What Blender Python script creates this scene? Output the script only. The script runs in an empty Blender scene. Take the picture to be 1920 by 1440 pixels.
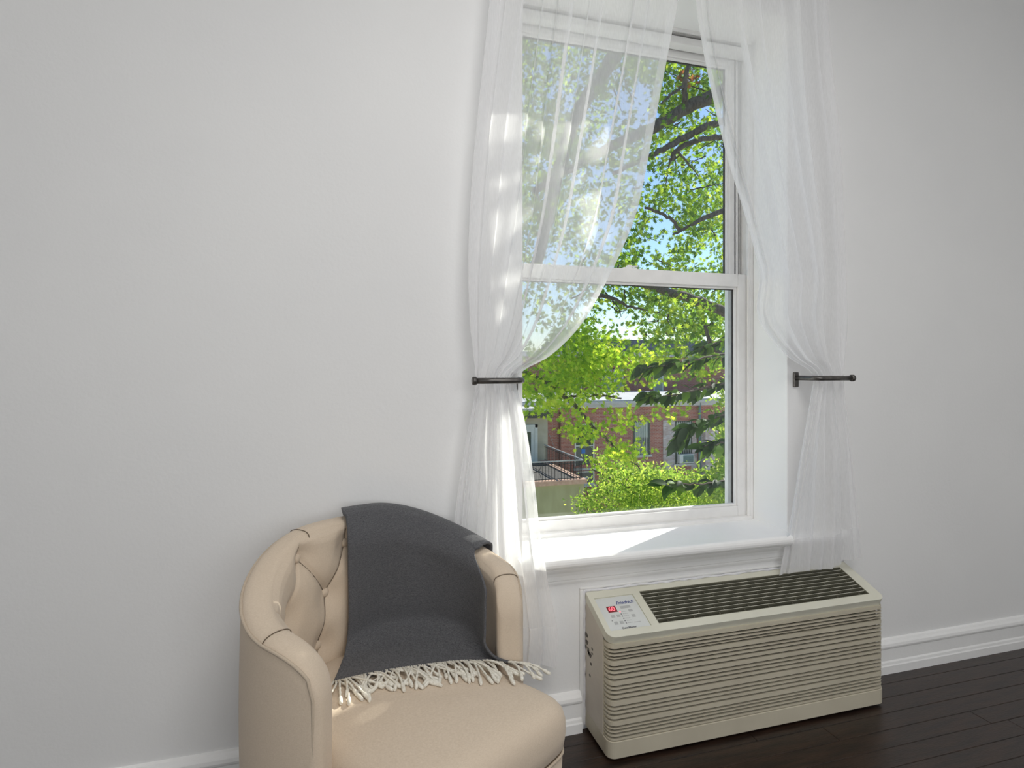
import bpy, bmesh, math, random
import numpy as np
from mathutils import Vector, Matrix

random.seed(7)
rng = np.random.default_rng(7)
SC = bpy.context.scene
COL = SC.collection

# ------------------------------------------------------------------ camera, world, sun, added room fill, exposure
H, F_PX, YAW, VH = 1.4, 1075.0, math.radians(16.1), 685.0
cam_d = bpy.data.cameras.new('camera')
cam = bpy.data.objects.new('camera', cam_d)
COL.objects.link(cam)
cam.location = (0, 0, H)
cam.rotation_euler = (math.pi / 2, 0, -YAW)
cam_d.sensor_width = 36
cam_d.lens = F_PX / 1920 * 36
cam_d.shift_y = -(720 - VH) / 1920
cam_d.clip_start = 0.02
cam_d.clip_end = 500
SC.camera = cam

SUN_DIR = Vector((0.868, 0.496, 0.60)).normalized()      # towards the sun
w = bpy.data.worlds.new('World')
SC.world = w
w.use_nodes = True
nt = w.node_tree
nt.nodes.clear()
sky = nt.nodes.new('ShaderNodeTexSky')
sky.sky_type = 'NISHITA'
sky.sun_disc = False
sky.sun_elevation = math.asin(SUN_DIR.z)
sky.sun_rotation = math.atan2(SUN_DIR.x, SUN_DIR.y)
sky.air_density = 1.0
sky.dust_density = 0.2
sky.ozone_density = 4.0
bg = nt.nodes.new('ShaderNodeBackground')
bg.inputs['Strength'].default_value = 0.175
wo = nt.nodes.new('ShaderNodeOutputWorld')
nt.links.new(sky.outputs[0], bg.inputs[0])
nt.links.new(bg.outputs[0], wo.inputs[0])

sun_d = bpy.data.lights.new('sun', 'SUN')
sun_d.energy = 9.5
sun_d.color = (1.0, 0.95, 0.86)
sun_d.angle = math.radians(0.53)
sun = bpy.data.objects.new('sun', sun_d)
COL.objects.link(sun)
sun.location = (20, 12, 20)
sun.rotation_euler = SUN_DIR.to_track_quat('Z', 'Y').to_euler()


def area(name, loc, target, sx, sy, energy, color):
    d = bpy.data.lights.new(name, 'AREA')
    d.shape = 'RECTANGLE'
    d.size, d.size_y, d.energy, d.color = sx, sy, energy, color
    o = bpy.data.objects.new(name, d)
    COL.objects.link(o)
    o.location = loc
    o.rotation_euler = (Vector(target) - Vector(loc)).to_track_quat('-Z', 'Y').to_euler()
    return o


area('rear_fill_light', (0.6, -2.6, 1.9), (0.5, 2.0, 1.4), 3.2, 2.0, 50, (0.97, 0.985, 1.0))  # added fill behind the camera; the rear wall has no opening
area('ceiling_fill_light', (0.7, 0.1, 3.38), (0.7, 0.1, 0), 1.2, 1.2, 34, (1.0, 0.975, 0.94))  # added fill below the ceiling, brightens the upper wall; no fixture there

SC.view_settings.view_transform = 'Standard'
SC.view_settings.look = 'None'
SC.view_settings.gamma = 1.0
SC.view_settings.use_curve_mapping = False
SC.view_settings.exposure = 0.0
SC.cycles.transparent_max_bounces = 32
SC.cycles.max_bounces = 12
SC.cycles.diffuse_bounces = 6
SC.cycles.transmission_bounces = 8
SC.cycles.use_denoising = True
SC.cycles.sample_clamp_indirect = 6.0

# ------------------------------------------------------------------ helpers
_cy, _sy = math.cos(YAW), math.sin(YAW)


def at(u, v, Y):
    """the point of the vertical plane y = Y seen at (u, v)"""
    a, b = (u - 960) / F_PX, (VH - v) / F_PX
    rx, ry = _sy + a * _cy, _cy - a * _sy
    t = Y / ry
    return Vector((rx * t, Y, H + b * t))


ORIGIN = {}


def tag(o, label=None, cat=None, group=None, kind=None):
    if label: o['label'] = label
    if cat: o['category'] = cat
    if group: o['group'] = group
    if kind: o['kind'] = kind
    return o


def empty(name, loc=(0, 0, 0), label=None, cat=None, group=None, kind=None):
    o = bpy.data.objects.new(name, None)
    o.empty_display_size = 0.1
    COL.objects.link(o)
    o.location = loc
    ORIGIN[o.name] = Vector(loc)
    return tag(o, label, cat, group, kind)


def link_mesh(name, me, parent=None, mat=None):
    o = bpy.data.objects.new(name, me)
    COL.objects.link(o)
    if mat: me.materials.append(mat)
    if parent is not None:
        o.parent = parent
        ORIGIN[o.name] = ORIGIN[parent.name]
    else:
        ORIGIN[o.name] = Vector((0, 0, 0))
    return o


class MB:
    """collects shapes in world coordinates and links them as one mesh object"""

    def __init__(self):
        self.v, self.f, self.sm = [], [], []

    def add(self, vs, fs, smooth=False):
        n = len(self.v)
        self.v.extend([tuple(p) for p in vs])
        self.f.extend([tuple(i + n for i in f) for f in fs])
        self.sm.extend([smooth] * len(fs))
        return self

    def box(self, a, b):
        x0, x1 = sorted((a[0], b[0])); y0, y1 = sorted((a[1], b[1])); z0, z1 = sorted((a[2], b[2]))
        vs = [(x0, y0, z0), (x1, y0, z0), (x1, y1, z0), (x0, y1, z0), (x0, y0, z1), (x1, y0, z1), (x1, y1, z1), (x0, y1, z1)]
        return self.add(vs, [(0, 3, 2, 1), (4, 5, 6, 7), (0, 1, 5, 4), (1, 2, 6, 5), (2, 3, 7, 6), (3, 0, 4, 7)])

    def hexa(self, lo, hi):
        n = len(lo)
        fs = [tuple(range(n))[::-1], tuple(range(n, 2 * n))]
        for i in range(n):
            j = (i + 1) % n
            fs.append((i, j, n + j, n + i))
        return self.add(list(lo) + list(hi), fs)

    def prism(self, poly, off):
        off = Vector(off)
        lo = [Vector(p) for p in poly]
        return self.hexa(lo, [p + off for p in lo])

    def loft(self, rings, closed=True, caps=True, smooth=True):
        n = len(rings[0])
        vs = [p for r in rings for p in r]
        fs = []
        for i in range(len(rings) - 1):
            for j in range(n if closed else n - 1):
                k = (j + 1) % n
                fs.append((i * n + j, i * n + k, (i + 1) * n + k, (i + 1) * n + j))
        self.add(vs, fs, smooth)
        if caps and closed:
            m = len(self.v) - len(vs)
            self.f.append(tuple(m + j for j in range(n))[::-1]); self.sm.append(False)
            b = m + (len(rings) - 1) * n
            self.f.append(tuple(b + j for j in range(n))); self.sm.append(False)
        return self

    def tube(self, pts, rad, n=8, caps=True):
        pts = [Vector(p) for p in pts]
        if not isinstance(rad, (list, tuple)):
            rad = [rad] * len(pts)
        rings = []
        ref = None
        for i, p in enumerate(pts):
            t = (pts[min(i + 1, len(pts) - 1)] - pts[max(i - 1, 0)]).normalized()
            if ref is None:
                ref = Vector((0, 0, 1)) if abs(t.z) < 0.9 else Vector((1, 0, 0))
            a = (ref - t * ref.dot(t)).normalized()
            ref = a
            b = t.cross(a)
            rings.append([p + (a * math.cos(2 * math.pi * k / n) + b * math.sin(2 * math.pi * k / n)) * rad[i] for k in range(n)])
        return self.loft(rings, True, caps, True)

    def build(self, name, mat, parent=None, bevel=0, kind=None, label=None, seg=2):
        me = bpy.data.meshes.new(name)
        o = ORIGIN[parent.name] if parent is not None else Vector((0, 0, 0))
        me.from_pydata([(p[0] - o[0], p[1] - o[1], p[2] - o[2]) for p in self.v], [], self.f)
        me.polygons.foreach_set('use_smooth', self.sm)
        bm = bmesh.new(); bm.from_mesh(me)
        bmesh.ops.recalc_face_normals(bm, faces=bm.faces)
        bm.to_mesh(me); bm.free()
        ob = link_mesh(name, me, parent, mat)
        if bevel:
            md = ob.modifiers.new('bevel', 'BEVEL')
            md.width, md.segments, md.limit_method, md.angle_limit = bevel, seg, 'ANGLE', math.radians(40)
        if kind: ob['kind'] = kind
        if label: ob['label'] = label
        return ob


def spline(pts, n):
    """Catmull-Rom through pts (any dimension), n samples"""
    P = np.array([list(p) for p in pts], float)
    P = np.vstack([2 * P[0] - P[1], P, 2 * P[-1] - P[-2]])
    m = len(P) - 3
    out = []
    for t in np.linspace(0, m, n):
        i = min(int(t), m - 1); f = t - i
        a, b, c, d = P[i:i + 4]
        out.append(0.5 * (2 * b + (c - a) * f + (2 * a - 5 * b + 4 * c - d) * f * f + (3 * b - a - 3 * c + d) * f ** 3))
    return out


def interp_curve(pts, x):
    """piecewise smooth y(x) through points sorted by x"""
    xs = [p[0] for p in pts]; ys = [p[1] for p in pts]
    m = []
    for i in range(len(xs)):
        a, b = max(i - 1, 0), min(i + 1, len(xs) - 1)
        m.append((ys[b] - ys[a]) / (xs[b] - xs[a]))
    if x <= xs[0]: return ys[0] + m[0] * (x - xs[0])
    if x >= xs[-1]: return ys[-1] + m[-1] * (x - xs[-1])
    i = max(j for j in range(len(xs) - 1) if xs[j] <= x)
    h = xs[i + 1] - xs[i]; t = (x - xs[i]) / h
    return ((2 * t ** 3 - 3 * t * t + 1) * ys[i] + (t ** 3 - 2 * t * t + t) * h * m[i]
            + (-2 * t ** 3 + 3 * t * t) * ys[i + 1] + (t ** 3 - t * t) * h * m[i + 1])


# ------------------------------------------------------------------ materials
def new_mat(name):
    m = bpy.data.materials.new(name)
    m.use_nodes = True
    n = m.node_tree.nodes
    return m, n, m.node_tree.links, n['Principled BSDF']


def mat(name, c1, c2=None, rough=0.6, scale=20.0, bump=0.0, bump_scale=None, metallic=0.0, spec=0.5, detail=4, stretch=None):
    m, n, l, p = new_mat(name)
    p.inputs['Roughness'].default_value = rough
    p.inputs['Metallic'].default_value = metallic
    p.inputs['Specular IOR Level'].default_value = spec
    p.inputs['Base Color'].default_value = (*c1, 1)
    tc = n.new('ShaderNodeTexCoord')
    src = tc.outputs['Object']
    if stretch:
        mp = n.new('ShaderNodeMapping'); mp.inputs['Scale'].default_value = stretch
        l.new(src, mp.inputs['Vector']); src = mp.outputs[0]
    if c2 is not None:
        t = n.new('ShaderNodeTexNoise'); t.inputs['Scale'].default_value = scale; t.inputs['Detail'].default_value = detail
        l.new(src, t.inputs['Vector'])
        r = n.new('ShaderNodeValToRGB')
        r.color_ramp.elements[0].position, r.color_ramp.elements[1].position = 0.35, 0.65
        r.color_ramp.elements[0].color = (*c1, 1); r.color_ramp.elements[1].color = (*c2, 1)
        l.new(t.outputs['Fac'], r.inputs[0]); l.new(r.outputs[0], p.inputs['Base Color'])
    if bump:
        t2 = n.new('ShaderNodeTexNoise'); t2.inputs['Scale'].default_value = bump_scale or scale; t2.inputs['Detail'].default_value = 5
        l.new(src, t2.inputs['Vector'])
        b = n.new('ShaderNodeBump'); b.inputs['Strength'].default_value = bump; b.inputs['Distance'].default_value = 0.01
        l.new(t2.outputs['Fac'], b.inputs['Height']); l.new(b.outputs[0], p.inputs['Normal'])
    return m


def weave_mat(name, c1, c2, freq, bump=0.35, rough=0.95, thread=0.5, blotch=30.0, diag=False):
    """woven cloth: crossing stretched noises make slubby threads"""
    m, n, l, p = new_mat(name)
    p.inputs['Roughness'].default_value = rough
    p.inputs['Specular IOR Level'].default_value = 0.15
    p.inputs['Sheen Weight'].default_value = 0.15
    tc = n.new('ShaderNodeTexCoord')
    outs = []
    if diag:
        dirs = [((freq, freq * .15, freq), (0, 0, .6)), ((freq * .3, freq * .3, freq * 1.5), (0, .7, 0))]
    else:
        dirs = [((freq * .12, freq * .12, freq), (0, 0, 0)), ((freq, freq, freq * .12), (0, 0, .3))]
    for sc, ro in dirs:
        mp = n.new('ShaderNodeMapping'); mp.inputs['Scale'].default_value = sc; mp.inputs['Rotation'].default_value = ro
        t = n.new('ShaderNodeTexNoise'); t.inputs['Scale'].default_value = 1.0; t.inputs['Detail'].default_value = 2
        l.new(tc.outputs['Object'], mp.inputs[0]); l.new(mp.outputs[0], t.inputs['Vector']); outs.append(t.outputs['Fac'])
    a = n.new('ShaderNodeMath'); a.operation = 'ADD'
    l.new(outs[0], a.inputs[0]); l.new(outs[1], a.inputs[1])
    r = n.new('ShaderNodeValToRGB')
    h = a.outputs[0]
    hm = n.new('ShaderNodeMath'); hm.operation = 'MULTIPLY'; hm.inputs[1].default_value = 0.5
    l.new(h, hm.inputs[0])
    r.color_ramp.elements[0].position = 0.5 - thread * .3; r.color_ramp.elements[1].position = 0.5 + thread * .3
    r.color_ramp.elements[0].color = (*c1, 1); r.color_ramp.elements[1].color = (*c2, 1)
    l.new(hm.outputs[0], r.inputs[0]); l.new(r.outputs[0], p.inputs['Base Color'])
    b = n.new('ShaderNodeBump'); b.inputs['Strength'].default_value = bump; b.inputs['Distance'].default_value = 0.002
    l.new(hm.outputs[0], b.inputs['Height']); l.new(b.outputs[0], p.inputs['Normal'])
    return m


def sheer_mat(name, lo, hi, tint=(0.93, 0.93, 0.94)):
    m = bpy.data.materials.new(name); m.use_nodes = True
    n, l = m.node_tree.nodes, m.node_tree.links
    n.clear()
    out = n.new('ShaderNodeOutputMaterial')
    mix = n.new('ShaderNodeMixShader'); tr = n.new('ShaderNodeBsdfTransparent')
    cl = n.new('ShaderNodeMixShader'); df = n.new('ShaderNodeBsdfDiffuse'); tl = n.new('ShaderNodeBsdfTranslucent')
    df.inputs[0].default_value = (*tint, 1); tl.inputs[0].default_value = (*tint, 1)
    cl.inputs[0].default_value = 0.45
    l.new(df.outputs[0], cl.inputs[1]); l.new(tl.outputs[0], cl.inputs[2])
    lw = n.new('ShaderNodeLayerWeight'); lw.inputs[0].default_value = 0.5
    tc = n.new('ShaderNodeTexCoord')
    mp = n.new('ShaderNodeMapping'); mp.inputs['Scale'].default_value = (300, 300, 40)
    ns = n.new('ShaderNodeTexNoise'); ns.inputs['Scale'].default_value = 1.0
    l.new(tc.outputs['Object'], mp.inputs[0]); l.new(mp.outputs[0], ns.inputs['Vector'])
    pw = n.new('ShaderNodeMath'); pw.operation = 'POWER'; pw.inputs[1].default_value = 2.0
    l.new(lw.outputs['Facing'], pw.inputs[0])
    ad = n.new('ShaderNodeMath'); ad.operation = 'MULTIPLY_ADD'; ad.inputs[1].default_value = 0.12; ad.inputs[2].default_value = -0.06
    l.new(ns.outputs['Fac'], ad.inputs[0])
    mr = n.new('ShaderNodeMapRange')
    mr.inputs['From Min'].default_value, mr.inputs['From Max'].default_value = 0, 1
    mr.inputs['To Min'].default_value, mr.inputs['To Max'].default_value = lo, hi
    l.new(pw.outputs[0], mr.inputs['Value'])
    s = n.new('ShaderNodeMath'); s.operation = 'ADD'; s.use_clamp = True
    l.new(mr.outputs[0], s.inputs[0]); l.new(ad.outputs[0], s.inputs[1])
    l.new(s.outputs[0], mix.inputs[0]); l.new(tr.outputs[0], mix.inputs[1]); l.new(cl.outputs[0], mix.inputs[2])
    l.new(mix.outputs[0], out.inputs[0])
    return m


def leaf_mat(name, trans=0.5):
    m = bpy.data.materials.new(name); m.use_nodes = True
    n, l = m.node_tree.nodes, m.node_tree.links
    n.clear()
    out = n.new('ShaderNodeOutputMaterial')
    at_ = n.new('ShaderNodeAttribute'); at_.attribute_name = 'tone'
    df = n.new('ShaderNodeBsdfDiffuse'); tl = n.new('ShaderNodeBsdfTranslucent'); gl = n.new('ShaderNodeBsdfGlossy')
    gl.inputs['Roughness'].default_value = 0.5
    gl.inputs['Color'].default_value = (1, 1, 1, 1)
    hs = n.new('ShaderNodeHueSaturation'); hs.inputs['Hue'].default_value = 0.485; hs.inputs['Value'].default_value = 1.5
    l.new(at_.outputs['Color'], df.inputs[0]); l.new(at_.outputs['Color'], hs.inputs['Color']); l.new(hs.outputs[0], tl.inputs[0])
    m1 = n.new('ShaderNodeMixShader'); m1.inputs[0].default_value = trans
    l.new(df.outputs[0], m1.inputs[1]); l.new(tl.outputs[0], m1.inputs[2])
    m2 = n.new('ShaderNodeMixShader'); m2.inputs[0].default_value = 0.02
    l.new(m1.outputs[0], m2.inputs[1]); l.new(gl.outputs[0], m2.inputs[2])
    l.new(m2.outputs[0], out.inputs[0])
    return m


def glass_mat(name, tint=(0.96, 0.98, 0.97), refl=0.04):
    m = bpy.data.materials.new(name); m.use_nodes = True
    n, l = m.node_tree.nodes, m.node_tree.links
    n.clear()
    out = n.new('ShaderNodeOutputMaterial'); mix = n.new('ShaderNodeMixShader')
    tr = n.new('ShaderNodeBsdfTransparent'); tr.inputs[0].default_value = (*tint, 1)
    gl = n.new('ShaderNodeBsdfGlossy'); gl.inputs['Roughness'].default_value = 0.02
    mix.inputs[0].default_value = refl
    l.new(tr.outputs[0], mix.inputs[1]); l.new(gl.outputs[0], mix.inputs[2]); l.new(mix.outputs[0], out.inputs[0])
    return m


def brick_mat(name, c1, c2, mortar, row=0.075):
    m, n, l, p = new_mat(name)
    p.inputs['Roughness'].default_value = 0.9
    tc = n.new('ShaderNodeTexCoord')
    mp = n.new('ShaderNodeMapping'); mp.inputs['Rotation'].default_value = (math.radians(90), 0, 0)
    mp.inputs['Location'].default_value = (0, 0, 0)
    sx = n.new('ShaderNodeSeparateXYZ'); cx = n.new('ShaderNodeCombineXYZ')
    add = n.new('ShaderNodeMath'); add.operation = 'ADD'
    l.new(tc.outputs['Object'], sx.inputs[0]); l.new(sx.outputs[0], add.inputs[0]); l.new(sx.outputs[1], add.inputs[1])
    l.new(add.outputs[0], cx.inputs[0]); l.new(sx.outputs[2], cx.inputs[1])
    b = n.new('ShaderNodeTexBrick')
    b.inputs['Scale'].default_value = 1.0
    b.inputs['Brick Width'].default_value = row * 2.9; b.inputs['Row Height'].default_value = row
    b.inputs['Mortar Size'].default_value = row * 0.11
    b.inputs['Color1'].default_value = (*c1, 1); b.inputs['Color2'].default_value = (*c2, 1); b.inputs['Mortar'].default_value = (*mortar, 1)
    l.new(cx.outputs[0], b.inputs['Vector'])
    ns = n.new('ShaderNodeTexNoise'); ns.inputs['Scale'].default_value = 1.3; ns.inputs['Detail'].default_value = 6
    l.new(tc.outputs['Object'], ns.inputs['Vector'])
    mr = n.new('ShaderNodeMapRange'); mr.inputs['To Min'].default_value = 0.7; mr.inputs['To Max'].default_value = 1.3
    l.new(ns.outputs['Fac'], mr.inputs['Value'])
    hs = n.new('ShaderNodeHueSaturation')
    l.new(b.outputs['Color'], hs.inputs['Color']); l.new(mr.outputs[0], hs.inputs['Value'])
    l.new(hs.outputs[0], p.inputs['Base Color'])
    return m


def emit_mat(name, c, s):
    m = bpy.data.materials.new(name); m.use_nodes = True
    n, l = m.node_tree.nodes, m.node_tree.links
    n.clear()
    out = n.new('ShaderNodeOutputMaterial'); e = n.new('ShaderNodeEmission')
    e.inputs[0].default_value = (*c, 1); e.inputs[1].default_value = s
    l.new(e.outputs[0], out.inputs[0])
    return m


M = {}
M['wall'] = mat('wall_paint', (0.80, 0.80, 0.80), (0.825, 0.825, 0.822), 0.55, 1.5, 0.05, 90, spec=0.3)
M['ceiling'] = mat('ceiling_paint', (0.84, 0.84, 0.83), (0.86, 0.86, 0.85), 0.8, 2)
M['trim'] = mat('gloss_trim_paint', (0.86, 0.86, 0.855), (0.89, 0.89, 0.885), 0.35, 6, 0.06, 60)
M['recess_white'] = mat('recess_brightening_white', (0.89, 0.89, 0.885), (0.91, 0.91, 0.905), 0.5, 3, spec=0.3)  # whiter than the wall so the recess turns out brighter
M['vinyl'] = mat('window_vinyl', (0.78, 0.77, 0.76), (0.83, 0.82, 0.81), 0.4, 14, 0.04, 80)
M['track'] = mat('window_track_grey', (0.42, 0.41, 0.40), (0.52, 0.51, 0.50), 0.5, 25)
M['gasket'] = mat('dark_gasket', (0.03, 0.03, 0.03), (0.05, 0.045, 0.04), 0.6, 30)
M['bronze'] = mat('dark_bronze_track', (0.06, 0.05, 0.035), (0.10, 0.085, 0.06), 0.6, 9)
M['floor'] = mat('dark_floor_wood', (0.016, 0.010, 0.008), (0.038, 0.021, 0.014), 0.32, 6, 0.1, 30, stretch=(1, 8, 8))
M['floor_gap'] = mat('floor_gap', (0.006, 0.004, 0.003), None, 0.8)
M['linen'] = weave_mat('oatmeal_linen', (0.57, 0.462, 0.352), (0.70, 0.59, 0.47), 1500, 0.3, thread=0.7)
M['linen_dark'] = weave_mat('linen_welt', (0.46, 0.375, 0.285), (0.56, 0.47, 0.37), 1500, 0.3)
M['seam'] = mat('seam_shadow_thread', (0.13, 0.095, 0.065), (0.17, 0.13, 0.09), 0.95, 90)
M['oak_wood'] = mat('pale_oak_leg', (0.46, 0.34, 0.23), (0.56, 0.43, 0.30), 0.5, 8, 0.05, 40, stretch=(10, 10, 1))
M['throw'] = weave_mat('charcoal_twill', (0.038, 0.039, 0.044), (0.155, 0.155, 0.164), 560, 0.7, thread=0.8, diag=True)
M['tassel'] = mat('cream_wool_fringe', (0.74, 0.70, 0.60), (0.86, 0.83, 0.75), 0.95, 150, 0.4, 400)
M['sheer'] = sheer_mat('sheer_voile', 0.54, 0.95)
M['hem'] = sheer_mat('sheer_voile_hem', 0.40, 0.85)
M['pewter'] = mat('dark_pewter', (0.10, 0.095, 0.09), (0.16, 0.15, 0.14), 0.35, 40, metallic=0.85)
M['rod'] = mat('rod_pewter', (0.12, 0.115, 0.11), None, 0.35, metallic=0.85)
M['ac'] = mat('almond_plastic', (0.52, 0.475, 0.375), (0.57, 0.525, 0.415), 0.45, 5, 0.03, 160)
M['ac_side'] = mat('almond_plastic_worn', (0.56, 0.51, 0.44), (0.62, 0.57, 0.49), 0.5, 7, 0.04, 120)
M['ac_top'] = mat('pale_almond_plastic', (0.65, 0.64, 0.54), (0.69, 0.68, 0.58), 0.4, 6)  # paler almond tone for the top cover and vane edges
M['ac_dark'] = mat('dark_cavity', (0.030, 0.026, 0.018), (0.045, 0.04, 0.028), 0.8, 20)
M['vane'] = mat('shaded_vane_plastic', (0.13, 0.125, 0.09), (0.17, 0.165, 0.12), 0.5, 30)  # same plastic, with the shade between the vanes put into its colour
M['panel'] = mat('control_panel_film', (0.63, 0.65, 0.64), (0.67, 0.69, 0.68), 0.35, 15)
M['btn'] = mat('grey_membrane_button', (0.42, 0.43, 0.43), (0.47, 0.48, 0.48), 0.5, 50)
M['ink'] = mat('grey_ink', (0.12, 0.12, 0.13), None, 0.6)
M['blue_ink'] = mat('blue_ink', (0.045, 0.06, 0.24), None, 0.5)
M['red_lens'] = mat('red_display_lens', (0.22, 0.012, 0.02), None, 0.2)
M['red_glow'] = emit_mat('red_segment_glow', (1.0, 0.16, 0.2), 1.6)
M['chip'] = mat('chipped_dark_metal', (0.10, 0.09, 0.08), (0.2, 0.18, 0.15), 0.8, 60)
M['caulk'] = mat('lumpy_caulk', (0.72, 0.72, 0.76), (0.80, 0.80, 0.82), 0.5, 40, 0.5, 60)
M['glass'] = glass_mat('window_glass')
M['leaf'] = leaf_mat('oak_leaf', 0.55)
M['leaf_broad'] = leaf_mat('broad_leaf', 0.35)
M['bark'] = mat('grey_brown_bark', (0.085, 0.068, 0.055), (0.17, 0.14, 0.115), 0.95, 9, 0.8, 14, stretch=(3, 3, 1))
M['bark_dark'] = mat('dark_bark', (0.05, 0.04, 0.03), (0.10, 0.08, 0.06), 0.95, 12, 0.6, 18)
M['brick'] = brick_mat('red_brick', (0.52, 0.19, 0.125), (0.40, 0.13, 0.09), (0.52, 0.42, 0.36))
M['brick_white'] = brick_mat('worn_white_brick', (0.72, 0.66, 0.62), (0.52, 0.36, 0.30), (0.55, 0.48, 0.44))
M['brick_far'] = brick_mat('far_red_brick', (0.44, 0.15, 0.10), (0.34, 0.11, 0.08), (0.42, 0.33, 0.28), 0.09)
M['stucco'] = mat('tan_stucco', (0.50, 0.44, 0.31), (0.58, 0.52, 0.39), 0.95, 2.5, 0.4, 25)
M['olive'] = mat('olive_stucco', (0.36, 0.35, 0.19), (0.43, 0.42, 0.24), 0.95, 1.2, 0.3, 14, stretch=(2, 2, 0.6))
M['coping'] = mat('pink_brick_coping', (0.52, 0.32, 0.23), (0.62, 0.42, 0.31), 0.9, 6)
M['cornice'] = mat('weathered_cornice', (0.55, 0.53, 0.50), (0.68, 0.66, 0.63), 0.8, 3)
M['eave'] = mat('dark_eave', (0.07, 0.065, 0.06), (0.11, 0.10, 0.09), 0.8, 4)
M['roof'] = mat('pale_flat_roof', (0.42, 0.42, 0.43), (0.52, 0.52, 0.53), 0.8, 1)
M['slate'] = mat('slate_mansard', (0.13, 0.13, 0.15), (0.19, 0.19, 0.21), 0.7, 5)
M['frame_white'] = mat('white_window_frame', (0.72, 0.71, 0.64), (0.80, 0.79, 0.72), 0.5, 5)
M['frame_green'] = mat('dark_green_frame', (0.08, 0.09, 0.07), (0.12, 0.13, 0.10), 0.6, 5)
M['pane'] = mat('house_pane', (0.02, 0.035, 0.03), (0.05, 0.08, 0.06), 0.08, 1.2, spec=0.8)
M['blind'] = mat('pale_blind', (0.34, 0.40, 0.33), (0.46, 0.52, 0.44), 0.8, 3, stretch=(30, 30, .3))
M['iron'] = mat('black_iron', (0.015, 0.015, 0.015), (0.03, 0.03, 0.03), 0.5, 20)
M['rail_grey'] = mat('grey_rail', (0.36, 0.37, 0.36), (0.45, 0.46, 0.45), 0.4, 10)
M['pipe_green'] = mat('verdigris_pipe', (0.17, 0.26, 0.23), (0.22, 0.32, 0.28), 0.7, 6)
M['pipe_red'] = mat('red_brown_pipe', (0.20, 0.08, 0.06), (0.26, 0.11, 0.08), 0.7, 6)
M['blue_item'] = mat('blue_paper', (0.05, 0.22, 0.62), None, 0.6)
M['yard_bounce'] = mat('pale_yard_bounce', (0.50, 0.48, 0.44), (0.60, 0.58, 0.53), 0.9, 2)  # pale so the unseen yard bounces sun onto the house fronts
M['grass'] = mat('yard_grass', (0.07, 0.13, 0.03), (0.14, 0.22, 0.05), 0.95, 3)
M['terracotta'] = mat('terracotta', (0.36, 0.15, 0.08), (0.42, 0.2, 0.11), 0.9, 9)
M['exterior'] = brick_mat('own_house_brick', (0.30, 0.12, 0.09), (0.26, 0.10, 0.07), (0.35, 0.30, 0.27))

# ------------------------------------------------------------------ the room shell
W = 2.0487                      # inner face of the window wall
WO = 2.475                      # outer face
XL, XR, YB, ZC = -2.3, 3.6, -3.2, 3.45
OX0, OX1 = 0.629, 1.832         # window opening at the inner face
SY = 2.282                      # inner face of the lower sash
SILL = 0.683
HEAD = at(1290, 57, SY - 0.02).z


def struct(o):
    o['kind'] = 'structure'
    return o


b = MB()
b.box((XL - .1, W, -.2), (OX0, SY - .02, ZC + .1)).box((XL - .1, SY - .02, -.2), (OX0 - .09, WO, ZC + .1))
b.box((OX1, W, -.2), (XR + .1, WO, ZC + .1))
b.box((OX0, W, HEAD), (OX1, WO, ZC + .1)).box((OX0 - .09, SY - .02, HEAD + .03), (OX0, WO, ZC + .1))
b.box((OX0, W, -.2), (OX1, WO, SILL - .045)).box((OX0 - .09, SY - .02, -.2), (OX0, WO, SILL - .045))
struct(b.build('wall_window', M['wall']))
struct(MB().box((XL - .1, YB, -.2), (XL, W, ZC + .1)).build('wall_left', M['wall']))
struct(MB().box((XR, YB, -.2), (XR + .1, W, ZC + .1)).build('wall_right', M['wall']))
struct(MB().box((XL - .1, YB - .1, -.2), (XR + .1, YB, ZC + .1)).build('wall_rear', M['wall']))
struct(MB().box((XL, YB, ZC), (XR, W, ZC + .1)).build('ceiling', M['ceiling']))
fl = struct(MB().box((XL, YB, -.1), (XR, W, -.012)).build('floor', M['floor_gap']))
plank_me = {}
pw_, x = 0.083, XL
row = 0
yy = W - pw_
while yy > -0.2:                               # dark strip floor, boards running along the window wall
    x = XL + random.uniform(-.9, 0)
    while x < XR:
        ln = random.choice((0.9, 1.2, 1.5))
        x0, x1 = max(x, XL), min(x + ln, XR)
        if x1 - x0 > .05:
            mb = MB().box((x0 + .0008, yy + .0008, -.012), (x1 - .0008, yy + pw_ - .0008, 0.0 - random.random() * .0008))
            mb.build('plank', M['floor'], fl, bevel=.0012, seg=1)
        x += ln
    yy -= pw_
b = MB().box((XL, YB, -.012), (XR, yy + pw_, 0))
b.build('plank_field', M['floor'], fl, kind='stuff')


def profile_run(b, prof, x0, x1, y):
    """profile = [(depth out of the wall, z)], extruded along x on the wall face y"""
    lo = [(x0, y - d, z) for d, z in prof]
    hi = [(x1, y - d, z) for d, z in prof]
    b.hexa(lo, hi)
    return b


AX0, AX1 = 0.885, 2.13          # air conditioner's ends
BASE = [(0, 0), (.026, 0), (.026, .035), (.023, .040), (.021, .050), (.0165, .056), (.0165, .108), (.021, .114), (.0225, .121), (.020, .132), (.014, .140), (.009, .148), (.0, .152)]
b = profile_run(MB(), BASE, XL, AX0 - .022, W)
struct(b.build('baseboard_window_left', M['trim']))
b = profile_run(MB(), BASE, AX1 + .03, XR, W)
struct(b.build('baseboard_window_right', M['trim']))
b = MB()
b.hexa([(XL + d, YB, z) for d, z in BASE], [(XL + d, W, z) for d, z in BASE])
struct(b.build('baseboard_left', M['trim']))
b = MB()
b.hexa([(XR - d, YB, z) for d, z in BASE], [(XR - d, W, z) for d, z in BASE])
struct(b.build('baseboard_right', M['trim']))

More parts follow.
